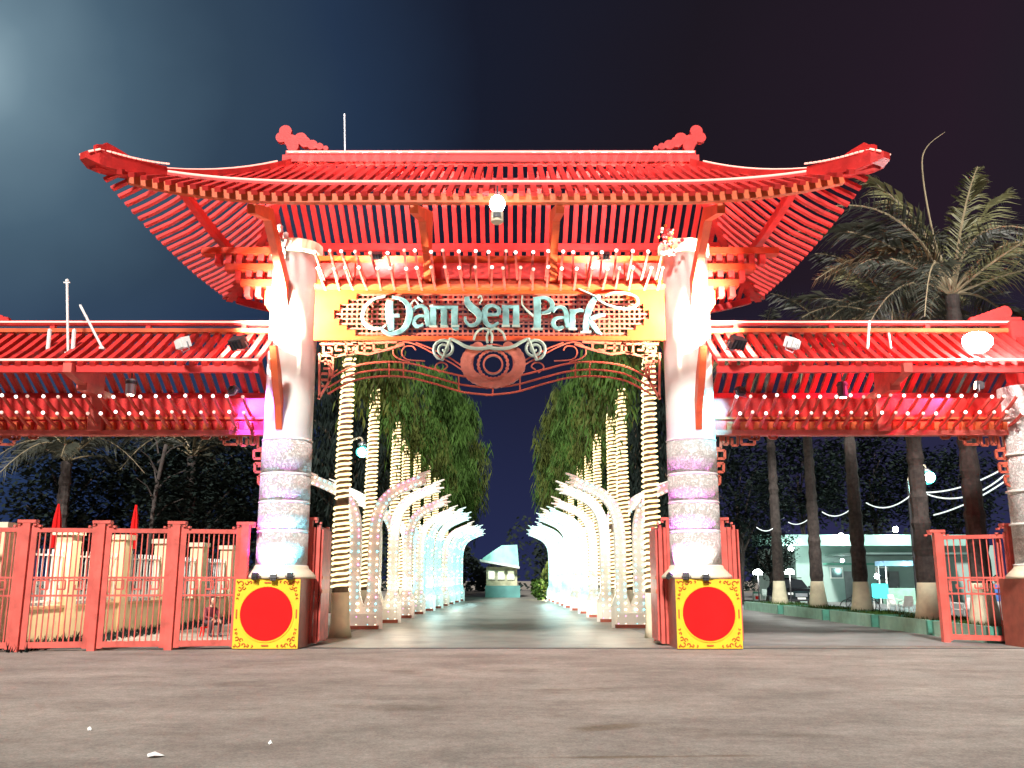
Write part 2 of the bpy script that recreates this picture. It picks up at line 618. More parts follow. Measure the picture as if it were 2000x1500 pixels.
# hip beams with upturned horns
for sx_ in (-1, 1):
    for sy_ in (-1, 1):
        ps = []
        for k in range(13):
            t = .0 + 1.0 * k / 12
            ps.append((XG + sx_ * (RW + (HW - RW) * t), YG + sy_ * DP * t, H(t) + .04))
        hipb = MB().sweep(ps, .2, .24).build('hip_beam', M['red'], gate)
        hp = []
        for k in range(9):
            t = .70 + .34 * k / 8
            lift = .10 * ((t - .7) / .34) ** 2 + .06
            hp.append((XG + sx_ * (RW + (HW - RW) * t), YG + sy_ * DP * t, H(t) + lift))
        hn = MB().sweep(hp, [.42, .44, .46, .48, .48, .48, .46, .42, .20], [.22, .26, .30, .33, .35, .36, .36, .32, .14]).build('corner_horn', M['red'], gate)
        # scalloped fin standing on the horn
        d = Vector((sx_ * (HW - RW), sy_ * DP, 0)).normalized()
        mb = MB()
        b0 = Vector(hp[3])
        prof = [(-.3, .12), (.0, .17), (.25, .24), (.5, .28), (.72, .30), (.80, .22), (.95, .16)]
        for k in range(len(prof) - 1):
            a, c = prof[k], prof[k + 1]
            pa = b0 + d * a[0]; pc = b0 + d * c[0]
            za, zc = pa.z + .02, pc.z + .02 + .03 * k / 6
            sd2 = Vector((-d.y, d.x, 0)) * .05
            vs = []
            for q, zb, zt in ((pa, za, za + a[1]), (pc, za, za + c[1])):
                for sg in (-1, 1):
                    vs.append((q.x + sg * sd2.x, q.y + sg * sd2.y, zb - .05)); vs.append((q.x + sg * sd2.x, q.y + sg * sd2.y, zt))
            mb.add(vs, [(0, 4, 5, 1), (2, 3, 7, 6), (1, 5, 7, 3), (0, 2, 6, 4), (0, 1, 3, 2), (4, 6, 7, 5)])
        mb.build('horn_fin', M['red'], hn)
        if sy_ < 0:
            ht = MB().tube([(p[0], p[1] - .13, p[2] + .10) for p in ps[1:10]], .022, 5)
            ht.build('light_strip', M['tube'], hipb)
            lb = MB()
            sdv = Vector((-d.y, d.x, 0)) * .25
            for sg in (-1, 1):
                for k in range(len(hp) - 1):
                    a = Vector(hp[k]) + sdv * sg * (1 if k < 7 else .9); c = Vector(hp[k + 1]) + sdv * sg * (1 if k < 6 else .55)
                    a.z += .17; c.z += .17 if k < 7 else .05
                    for j in range(2):
                        lb.tube([a.lerp(c, j * .5 + .03), a.lerp(c, j * .5 + .40)], .022, 5)
            lb.build('light_strip', M['tube'], hn, kind='stuff')
# ridge beam, its light tube, and scroll finials
MB().box((XG, YG, ZR + .12), (2 * RW + .45, .30, .20)).build('ridge_beam', M['red'], gate)
MB().box((XG, YG, ZR + .30), (2 * RW + .30, .22, .12)).build('ridge_cap', M['red'], gate)
MB().tube([(XG - RW - .1, YG - .19, ZR + .28), (XG, YG - .19, ZR + .28), (XG + RW + .1, YG - .19, ZR + .28)], .026, 6).build('light_tube', M['tube'], gate)
for s in (-1, 1):
    mb = MB()
    bx = XG + s * (RW + .18)
    pieces = [(-.02, .58, .17), (-.12, .40, .15), (.14, .30, .18), (.40, .36, .17), (.52, .26, .15), (.72, .18, .14), (.92, .13, .10), (1.08, .08, .07), (.2, .14, .16)]
    for q, (dx, dz, rr) in enumerate(pieces):
        mb.disc_prism((bx - s * (dx), ZR + .36 + dz), rr, YG - .07 - .002 * q, YG + .07 + .002 * q, 14)
    mb.build('ridge_finial', M['red'], gate)
# light tube and purlin that run along the front slope and bend up to the horns
def front_line(t, dz, sgn=1, w=RW + 2.2):
    ps = []
    for i in range(41):
        x = -w + 2 * w * i / 40
        ps.append((XG + x, YG - sgn * DP * t, zfront(x, t) + dz))
    return ps


MB().tube(front_line(.72, .14), .024, 6).build('light_tube', M['tube'], gate)
MB().sweep(front_line(.715, .06), .09, .06).build('purlin', M['red'], gate)
for t in (.87, .40):
    MB().sweep(front_line(t, -.16, 1, RW + (HW - RW) * t - .15), .16, .20).build('purlin', M['orange'] if t > .8 else M['red'], gate)
for t in (.93, .45):
    MB().sweep(front_line(t, -.15, -1, RW + (HW - RW) * t - .15), .16, .20).build('purlin', M['red'], gate)
for s in (-1, 1):
    tt = .62
    ps = [(XG + s * (RW + (HW - RW) * tt), YG + DP * tt * k / 8, zside(DP * tt * k / 8, tt) - .16) for k in range(-8, 9)]
    MB().sweep(ps, .17, .2).build('purlin', M['red'], gate)
# pillars
for k, px in enumerate(PX):
    s = -1 if k == 0 else 1
    prof = [(.60, 1.86), (.61, 2.4), (.605, 3.4), (.60, 4.6), (.595, 5.28)]
    pl = MB().lathe([(.60, 1.84), (.595, 10.05)], (px, YG, 0), 40).build('pillar', M['pillar'], gate, smooth=True, label='round white pillar with carved lower half')
    rel = bpy.data.materials.get('carved_relief')
    if rel is None:
        rel = mat('carved_relief', (.80, .77, .72), .6, .10, 6, 0)
        t = rel.node_tree
        b = t.nodes['Principled BSDF']
        geo = t.nodes.new('ShaderNodeNewGeometry')
        vo = t.nodes.new('ShaderNodeTexVoronoi'); vo.feature = 'DISTANCE_TO_EDGE'; vo.inputs['Scale'].default_value = 11.0
        no = t.nodes.new('ShaderNodeTexNoise'); no.inputs['Scale'].default_value = 5.0; no.inputs['Detail'].default_value = 5
        mxv = t.nodes.new('ShaderNodeMixRGB'); mxv.inputs[0].default_value = .55
        t.links.new(geo.outputs['Position'], mxv.inputs[1]); t.links.new(no.outputs[1], mxv.inputs[2])
        t.links.new(geo.outputs['Position'], no.inputs['Vector'])
        t.links.new(mxv.outputs[0], vo.inputs['Vector'])
        rp = t.nodes.new('ShaderNodeValToRGB'); rp.color_ramp.elements[0].position = .02; rp.color_ramp.elements[1].position = .16
        t.links.new(vo.outputs[0], rp.inputs[0])
        bp = t.nodes.new('ShaderNodeBump'); bp.inputs['Strength'].default_value = .8; bp.inputs['Distance'].default_value = .04
        t.links.new(rp.outputs[0], bp.inputs['Height']); t.links.new(bp.outputs[0], b.inputs['Normal'])
        old = b.inputs['Base Color'].links[0].from_socket
        mx2 = t.nodes.new('ShaderNodeMixRGB'); mx2.blend_type = 'MULTIPLY'; mx2.inputs[0].default_value = .55
        rp2 = t.nodes.new('ShaderNodeValToRGB'); rp2.color_ramp.elements[0].position = .0; rp2.color_ramp.elements[1].position = .10
        rp2.color_ramp.elements[0].color = (.45, .38, .33, 1)
        t.links.new(vo.outputs[0], rp2.inputs[0])
        t.links.new(old, mx2.inputs[1]); t.links.new(rp2.outputs[0], mx2.inputs[2]); t.links.new(mx2.outputs[0], b.inputs['Base Color'])
    zs = [1.90, 2.72, 3.42, 4.10, 4.95]
    rads = [(.618, .616), (.616, .614), (.614, .612), (.612, .610)]
    for i in range(4):
        MB().lathe([(rads[i][0], zs[i] + .035), (rads[i][1], zs[i + 1] - .035)], (px, YG, 0), 40).build('carved_drum', rel, pl, smooth=True)
    for z in zs:
        MB().lathe([(.612, z - .020), (.626, z - .010), (.626, z + .010), (.612, z + .020)], (px, YG, 0), 40).build('ring_band', M['pillar'], pl)
    MB().lathe([(.84, 1.60), (.84, 1.66), (.74, 1.76), (.66, 1.84), (.64, 1.90)], (px, YG, 0), 32).build('pillar_base', M['cream'], pl, smooth=True)
    MB().lathe([(.63, 9.75), (.66, 9.82), (.66, 10.07), (.60, 10.10)], (px, YG, 0), 32).build('capital', M['cream'], pl)
    pdx = px + s * .10
    pd = MB().box((pdx, YG - .02, .80), (1.50, 1.42, 1.60)).build('pedestal', M['brick_red'], gate)
    fy = YG - .73
    MB().prism([(pdx - .755, .02), (pdx + .755, .02), (pdx + .755, 1.585), (pdx - .755, 1.585)], fy - .04, fy).build('panel', M['yellow'], pd)
    cz = .80
    MB().disc_prism((pdx, cz), .605, fy - .065, fy - .041, 56).build('disc', M['disc'], pd)
    MB().ring_prism((pdx, cz), .615, .645, fy - .058, fy - .041, 48).build('disc_rim', M['yellow'], pd)
    fl = MB()
    Yf = fy - .05
    def curl(cx_, cz_, r, a0, a1):
        fl.tube([(cx_ + (r * (1 - .5 * q / 9)) * math.cos(a0 + (a1 - a0) * q / 9), Yf, cz_ + (r * (1 - .5 * q / 9)) * math.sin(a0 + (a1 - a0) * q / 9)) for q in range(10)], .0125, 4)
    for sx_ in (-1, 1):
        for sz_ in (-1, 1):
            for (dx, dz, r, a0, a1) in ((.62, .66, .07, 0, 4.5), (.50, .68, .05, 2, 6.5), (.655, .53, .05, 1, 6), (.56, .57, .045, 3, 8), (.40, .69, .035, 0, 5), (.68, .42, .03, 2, 7), (.30, .70, .025, 1, 5), (.69, .32, .025, 0, 4)):
                a0m, a1m = (a0, a1) if sx_ > 0 else (math.pi - a0, math.pi - a1)
                if sz_ < 0: a0m, a1m = -a0m, -a1m
                curl(pdx + sx_ * dx, cz + sz_ * (dz + .02), r, a0m, a1m)
            fl.tube([(pdx + sx_ * .70, Yf, cz + sz_ * .74), (pdx + sx_ * .72, Yf, cz + sz_ * .72)], .02, 4)
    for sx_ in (-1, 1):
        fl.box((pdx + sx_ * .695, Yf, cz), (.03, .02, .20))
        fl.box((pdx, Yf, cz + sx_ * .71), (.16, .02, .03))
    fl.build('filigree', M['filigree'], pd, kind='stuff')
    # bracket boards stacked outward from the pillar head, with small blocks between
    for j, (zz, ln) in enumerate(((9.92, 1.95), (9.46, 1.30), (9.02, .85))):
        bd = MB().box((px + s * (.5 + ln / 2), YG - .04 * j, zz), (ln, .34, .17)).build('bracket_beam', M['bracket'], gate)
        nb = int(ln / .28)
        for q in range(nb):
            MB().box((px + s * (.62 + q * .28), YG - .04 * j, zz - .22), (.15, .26, .26)).build('spacer_block', M['red'], bd)
    MB().prism([(px + s * .55, 8.85), (px + s * .75, 8.85), (px + s * .75, 8.5), (px + s * .55, 8.2)][::(1 if s > 0 else -1)], YG - .1, YG + .1).build('bracket_foot', M['orange'], gate)
    # forward strut from pillar face to the eave
    x0 = px + s * .10
    MB().prism_x([(YG - .62, 8.25), (YG - .62, 9.0), (YG - 2.5, 10.1), (YG - 3.9, 9.62), (YG - 3.9, 9.40), (YG - 2.6, 9.75), (YG - 1.0, 8.75)], x0 - .09, x0 + .09).build('eave_strut', M['orange'], gate)
    # lower strut with a fretted knee, carrying the wing eave
    MB().prism_x([(YG - .62, 5.15), (YG - .62, 5.9), (YG - .95, 6.5), (YG - 1.45, 7.05), (YG - 1.6, 7.0), (YG - 1.25, 6.3), (YG - .85, 5.7)], x0 - .08 - s * .02, x0 + .08 - s * .02).build('knee_strut', M['orange'], gate)
    MB().prism_x([(YG - .62, 6.05), (YG - .62, 6.2), (YG - 1.15, 6.55), (YG - 1.2, 6.42)], x0 - .06, x0 + .06).build('knee_tie', M['orange'], gate)

# middle gusset struts from the lintel to the front eave
for gxu in (837, 1080):
    gx_ = at(gxu, 500, YG - .35).x
    MB().prism_x([(YG - .34, 9.0), (YG - .34, 10.9), (YG - 3.9, 9.60), (YG - 3.9, 9.40), (YG - 2.2, 9.9), (YG - .95, 9.55), (YG - .58, 9.0)], gx_ - .09, gx_ + .09).build('gusset_strut', M['orange'], gate)

# lintel with stepped opening and lattice
YL = YG - .35
xl, xr_ = PX[0] + .60, PX[1] - .60
zt, zb = at(960, 566, YL).z, at(960, 664, YL).z
zi_t, zi_b = zt - .10, zb + .11
ox0, ox1 = at(652, 620, YL).x, at(1268, 620, YL).x
zm = (zi_t + zi_b) / 2
st = [(0, 0), (.10, .10), (.10, .20), (.24, .20), (.24, .34), (.46, .34), (.46, .50), (.80, .50)]
hh = (zi_t - zi_b) / 2
st = [(0.0, 0), (.0, .12), (.14, .12), (.14, .28), (.34, .28), (.34, .40), (.56, .40), (.56, hh)]
left_prof = [(ox0 + a, b) for a, b in st]            # upper left staircase from the middle outwards
def stair(side):
    pr = [((ox0 + a) if side < 0 else (ox1 - a), b) for a, b in st]
    return pr
mb = MB()
# top and bottom boards, and stepped end boards, as separate solid pieces butted together
mb.box(((xl + xr_) / 2, YL + .06, (zt + zi_t) / 2), (xr_ - xl, .12, zt - zi_t))
mb.box(((xl + xr_) / 2, YL + .06, (zb + zi_b) / 2), (xr_ - xl, .12, zi_b - zb))
lint = mb.build('lintel_frame', M['lintel'], gate)
for side in (-1, 1):
    xe = xl if side < 0 else xr_
    mb = MB()
    for k in range(0, len(st) - 1, 2):
        a, b0 = st[k]
        b1 = st[k + 1][1]
        xi = ox0 + a if side < 0 else ox1 - a
        for sg in (1, -1):
            if b1 - b0 < .005: continue
            mb.box(((xe + xi) / 2, YL + .06, zm + sg * (b0 + b1) / 2), (abs(xi - xe), .12, b1 - b0))
    mb.build('end_board', M['lintel'], lint)
mb = MB()
q = 0
x = ox0 + .06
while x < ox1:
    mb.box((x, YL + .09, zm), (.045, .03, zi_t - zi_b + .02)); x += .128
for z in [zi_b + .07 + .128 * i for i in range(9)]:
    if z < zi_t: mb.box(((ox0 + ox1) / 2, YL + .055, z), (ox1 - ox0 + .05, .03, .045))
mb.build('lattice', mat('salmon_lattice', (.34, .075, .05), .5, .1, 4), lint, kind='stuff')
MB().box(((xl + xr_) / 2, YL - .02, zt + .05), (xr_ - xl, .30, .10)).build('cornice', mat('yellow_orange_paint', (.52, .09, .02), .5, .1, 3), gate)
# frieze board and the bulb rods
zf0, zf1 = zt + .10, at(960, 497, YL).z
MB().box(((xl + xr_) / 2, YL + .16, (zf0 + zf1) / 2), (xr_ - xl, .12, zf1 - zf0)).build('frieze_board', M['lintel'], gate)
for i in range(9):
    xx = xl + (xr_ - xl) * (i + .5) / 9
    MB().box((xx, YL + .07, (zf0 + zf1) / 2), (.94, .05, (zf1 - zf0) * .5)).build('frieze_panel', M['red'], gate)


DIM = {}


def dim_bulb(me):
    if me.name not in DIM:
        d = me.copy()
        d.materials[0] = M['bulb_dim']
        DIM[me.name] = d
    return DIM[me.name]


def rod_row(parent, xs, y0, y1, zb_, zf_, r=.026, br=.045, bulbs=True):
    rm = None
    for x in xs:
        if rm is None:
            ro = MB().sweep([(x, y0, zb_), (x, (y0 + y1) / 2, (zb_ + zf_) / 2 - .03), (x, y1, zf_)], r * 2, r * 2.4).build('bulb_rod', M['red_gate'], parent, origin=(x, y0, zb_))
            bm_ = MB().ball((x, y1 - .03, zf_ + .01), br, 8).build('bulb', M['bulb'], ro, smooth=True)
            rm, bo = ro.data, bm_.data
            bl = bm_.location.copy()
        else:
            r2 = inst('bulb_rod', rm, (x + random.uniform(-.012, .012), y0, zb_), parent, (random.uniform(-.03, .03), 0, random.uniform(-.05, .05)))
            b2 = bpy.data.objects.new('bulb', dim_bulb(bo) if random.random() < .35 else bo); COL.objects.link(b2); b2.parent = r2; b2.location = bl


zr1 = at(960, 493, YL - 1.25).z
zr2 = at(960, 525, YL - 1.0).z
xs = [xl + .22 + (xr_ - xl - .44) * i / 24 for i in range(25)]
rod_row(gate, xs, YL + .1, YL - 1.25, zr1 - .30, zr1)
rod_row(gate, [x + .04 for x in xs], YL + .1, YL - 1.0, zr2 - .22, zr2)

# fretwork, scroll work and medallion hanging under the lintel (left half mirrored to the right)
YO = YL + .06


def pline(mb, pts, r, n=5):
    mb.tube([at(u, v, YO) for u, v in pts], r, n)


def smooth_pts(pts, k=6):
    o = []
    P = [pts[0]] + list(pts) + [pts[-1]]
    for i in range(1, len(P) - 2):
        p0, p1, p2, p3 = P[i - 1], P[i], P[i + 1], P[i + 2]
        for j in range(k):
            t = j / k
            o.append(tuple(.5 * ((2 * p1[d]) + (-p0[d] + p2[d]) * t + (2 * p0[d] - 5 * p1[d] + 4 * p2[d] - p3[d]) * t * t + (-p0[d] + 3 * p1[d] - 3 * p2[d] + p3[d]) * t ** 3) for d in range(len(p1))))
    o.append(tuple(pts[-1]))
    return o


fret_m = mat('salmon_fretwork', (.46, .080, .042), .5, .1, 4)
for mir in (False, True):
    mb = MB()
    def bars(pl, w=.055):
        P = [at(u, v, YO) for u, v in pl]
        for a, c in zip(P[:-1], P[1:]):
            mb.sweep([a, c], w, .06, up=(0, 1, 0) if True else None)
    keys = [[(626, 672), (700, 672)], [(690, 672), (775, 668)], [(632, 676), (632, 690), (648, 690), (648, 680), (640, 680)], [(656, 672), (656, 684), (668, 684)], [(676, 672), (676, 690), (690, 690), (690, 678)],
            [(698, 672), (698, 688)], [(712, 670), (712, 690)], [(706, 680), (726, 680)], [(730, 670), (730, 684), (745, 684)], [(755, 670), (755, 680)], [(640, 690), (655, 697), (690, 688), (720, 692), (760, 682), (790, 672)],
            [(628, 695), (660, 695)], [(628, 706), (646, 706), (646, 720), (632, 720)], [(644, 722), (644, 745)], [(624, 690), (624, 778)], [(650, 697), (650, 730), (640, 750), (622, 780)],
            [(628, 730), (640, 730)], [(628, 742), (640, 742)], [(628, 754), (634, 754)], [(636, 700), (636, 712)], [(650, 712), (640, 712)]]
    for kk in keys: bars(kk)
    # filled scalloped knee piece
    pts = [at(u, v, YO) for u, v in ((623, 745), (636, 735), (646, 742), (640, 758), (630, 772), (622, 783))]
    if mir: mb.mirror(XG)
    mb.build('corner_fretwork', fret_m, gate, kind='stuff')
    # three curved rails
    rails = []
    for dv in (0, 17, 31):
        base = [(640, 742), (690, 716), (748, 707), (800, 710), (850, 722), (905, 735), (963, 741)]
        rails.append(smooth_pts([(u, v + dv * (.9 if u < 900 else 1)) for u, v in base]))
    for rl in rails:
        mb = MB(); pline(mb, rl, .026)
        if mir: mb.mirror(XG)
        mb.build('curved_rail', fret_m, gate)
    mb = MB()
    for u, va, vb in ((760, 707, 737), (788, 708, 738), (896, 733, 763), (962.5, 741, 771)):
        if mir and u > 950: continue
        pline(mb, [(u, va), (u, vb)], .02)
    for pl in ([(640, 742), (648, 730), (660, 722)],
               smooth_pts([(830, 705), (795, 702), (785, 690), (790, 678), (805, 676), (812, 684)]), smooth_pts([(800, 707), (778, 700), (768, 690), (772, 676), (790, 668), (815, 674), (850, 692), (880, 708), (905, 724)]),
               smooth_pts([(812, 669), (845, 682), (880, 700), (912, 722)]), smooth_pts([(860, 728), (850, 718), (856, 709), (868, 709), (874, 716), (866, 722)])):
        pline(mb, pl, .02)
    if mir: mb.mirror(XG)
    mb.build('scroll_work', fret_m, gate, kind='stuff')
    mb = MB()
    sp = []
    for i in range(34):
        a = -math.pi / 2 - .2 - i * .42
        rr = 23 * (1 - i / 37)
        sp.append((868 + rr * math.cos(a), 682 - rr * .95 * math.sin(-a) * -1))
    tail = [(905, 679), (893, 671), (880, 662)]
    pl = smooth_pts([(962, 676), (950, 680), (930, 681), (910, 677), (894, 668), (880, 661)], 5) + sp
    mb.tube([at(u, v, YO - .10) for u, v in pl], [.052 - .020 * i / len(pl) for i in range(len(pl))], 6)
    mb.tube([at(u, v, YO - .10) for u, v in smooth_pts([(925, 664), (930, 650), (942, 642), (955, 645), (961, 656), (960, 670)])], .032, 5)
    if mir: mb.mirror(XG)
    mb.build('white_scroll', M['scroll'], gate, kind='stuff')
# medallion: scalloped plate with rings
mc = at(963, 712, YO)
mb = MB()
sc_ = 1800 / 24.2
for k in range(26):
    a = math.pi * (1.08 + 0) + (math.pi * 1.84) * (k / 25 - .5) + math.pi / 2 * 0
    a = -math.pi / 2 + (math.pi * 1.62) * (k / 25 - .5)
    mb.disc_prism((mc.x + .68 * math.cos(a), mc.z + .50 * math.sin(a) + .03), .145, YO - .035 - .0007 * k, YO + .035 + .0007 * k, 12)
med = mb.build('medallion', mat('salmon_plate', (.42, .095, .055), .5, .12, 9, .5, 14), gate)
for r0, r1, dy in ((.215, .255, .06), (.35, .395, .055)):
    MB().ring_prism((mc.x, mc.z), r0, r1, YO - dy, YO + dy, 40).build('ring', fret_m, med)
ta = MB(); ta.tube([(mc.x + .52 * math.cos(a), YO, mc.z + .02 + .50 * math.sin(a)) for a in [math.pi * (-.15 + 1.3 * k / 20) for k in range(21)]], .022, 5); ta.build('arch_line', fret_m, med)
mb = MB()
for k in range(22):
    a = 2 * math.pi * k / 22
    mb.disc_prism((mc.x + .37 * math.cos(a), mc.z + .37 * math.sin(a)), .042, YO - .06, YO + .03, 8)
mb.build('bead_ring', fret_m, med)
MB().box((mc.x, YO, at(963, 745, YO).z + .02), (.75, .06, .16)).build('medallion_foot', fret_m, med)

# ------------------------------------------------------------------ sign letters
YS = YL - .10
sign = thing('park_sign', at(940, 655, YS), 'pale cyan ornate lettering reading Dam Sen Park on the gate lattice', 'sign')


def stroke(mb, pts, w, sm_=True, y=YS, d=.07, grow=0):
    P3 = [(u, v, ww) for (u, v), ww in zip(pts, w if isinstance(w, (list, tuple)) else [w] * len(pts))]
    if sm_ and len(P3) > 2: P3 = smooth_pts(P3, 5)
    k = 24.0 / 1800
    ps = [at(u, v, y) for u, v, _ in P3]
    ws = [max(.02, (q[2] * .9 + grow) * k) for q in P3]
    n = len(ps)
    vs, fs = [], []
    for i, p in enumerate(ps):
        dd = (ps[min(i + 1, n - 1)] - ps[max(i - 1, 0)])
        dd.y = 0
        dd.normalize()
        s = Vector((-dd.z, 0, dd.x)) * ws[i] / 2
        for sg, yy in ((1, 0), (-1, 0), (-1, d), (1, d)):
            vs.append((p.x + sg * s.x, p.y + yy, p.z + sg * s.z))
    for i in range(n - 1):
        a, b = i * 4, i * 4 + 4
        for q in range(4):
            q2 = (q + 1) % 4
            fs.append((a + q, b + q, b + q2, a + q2))
    fs += [(0, 1, 2, 3), ((n - 1) * 4 + 3, (n - 1) * 4 + 2, (n - 1) * 4 + 1, (n - 1) * 4)]
    mb.add(vs, fs)


LET = {
    'letter_d': [([(762, 587), (760, 600), (762, 625), (764, 646)], [12, 16, 16, 12], 0), ([(752, 617), (780, 616)], 7, 0),
                 ([(752, 578), (730, 584), (714, 598), (707, 617), (713, 633), (729, 641), (746, 640), (754, 634)], [4, 5, 7, 8, 8, 7, 5, 3], 1),
                 ([(744, 641), (756, 650), (770, 651), (786, 644), (797, 628), (800, 608), (794, 592), (782, 583), (766, 580)], [4, 7, 9, 10, 13, 13, 9, 6, 4], 0)],
    'letter_a': [([(806, 607), (814, 599), (826, 598), (833, 608), (834, 622), (836, 637)], [5, 6, 7, 9, 10, 8], 0), ([(830, 617), (816, 618), (808, 627), (813, 637), (827, 634)], [5, 6, 8, 7, 5], 0),
                 ([(801, 596), (809, 586), (817, 594)], 3, 1), ([(815, 580), (826, 589)], 4, 1)],
    'letter_m': [([(846, 600), (846, 637)], 12, 0), ([(867, 600), (867, 636)], 12, 0), ([(888, 600), (888, 636), (894, 637)], 12, 0), ([(840, 600), (894, 600)], 6, 0), ([(838, 598), (846, 596)], 4, 1),
                 ([(838, 637), (854, 637)], 4, 1), ([(860, 637), (875, 637)], 4, 1), ([(881, 637), (897, 636)], 4, 1)],
    'letter_s': [([(912, 579), (913, 590), (921, 600), (932, 609), (937, 620), (930, 632), (917, 635), (909, 626), (909, 618)], [8, 12, 14, 14, 12, 7, 5, 4, 3], 0), ([(934, 581), (938, 577), (941, 583), (937, 592)], 3, 1)],
    'letter_e': [([(974, 614), (974, 603), (962, 597), (950, 601), (946, 615), (949, 629), (960, 637), (974, 630)], [7, 7, 6, 9, 11, 9, 6, 4], 0), ([(946, 614), (975, 614)], 5, 0)],
    'letter_n': [([(988, 599), (988, 636)], 12, 0), ([(1008, 600), (1008, 636)], 12, 0), ([(980, 599), (1014, 599)], 6, 0), ([(980, 636), (996, 636)], 4, 1), ([(1000, 636), (1016, 636)], 4, 1)],
    'letter_p': [([(1049, 583), (1050, 610), (1049, 641)], 14, 0), ([(1042, 583), (1062, 581), (1075, 587), (1079, 597), (1073, 607), (1058, 611)], [4, 6, 8, 9, 7, 4], 0), ([(1020, 577), (1021, 596), (1042, 617)], [3, 3, 5], 1), ([(1038, 642), (1060, 642)], 4, 1)],
    'letter_a_second': [([(1080, 608), (1088, 600), (1100, 601), (1106, 611), (1107, 626), (1109, 640)], [4, 5, 7, 9, 10, 8], 0), ([(1103, 620), (1088, 621), (1080, 630), (1087, 641), (1101, 638)], [5, 6, 8, 7, 5], 0)],
    'letter_r': [([(1118, 604), (1118, 642)], 11, 0), ([(1120, 612), (1128, 606), (1140, 607)], [5, 6, 6], 0), ([(1110, 642), (1127, 642)], 4, 1)],
    'letter_k': [([(1172, 577), (1159, 587), (1150, 605), (1146, 625), (1144, 647)], [7, 11, 13, 13, 12], 0), ([(1152, 627), (1160, 637), (1166, 646), (1175, 653)], [8, 10, 9, 3], 0), ([(1153, 622), (1168, 616), (1182, 614)], [6, 7, 3], 0), ([(1134, 648), (1155, 648)], 4, 1),
                 ([(1166, 583), (1185, 594), (1210, 601), (1233, 601), (1246, 592), (1242, 579), (1222, 572), (1198, 571), (1183, 577)], [3, 4, 5, 5, 5, 4, 4, 3, 2], 1), ([(1130, 563), (1150, 572), (1170, 581)], [2, 3, 3], 1)],
}
for nm, ss in LET.items():
    mb = MB()
    for q, (pts, w, mi) in enumerate(ss):
        mb.mat = mi
        stroke(mb, pts, w, y=YS - .006 * q)
        mb.mat = 1
        if mi == 0: stroke(mb, pts, w, y=YS + .03 - .004 * q, grow=1.6)
    mb.build(nm.replace('_second', ''), [M['letter'], M['letter_edge']], sign)

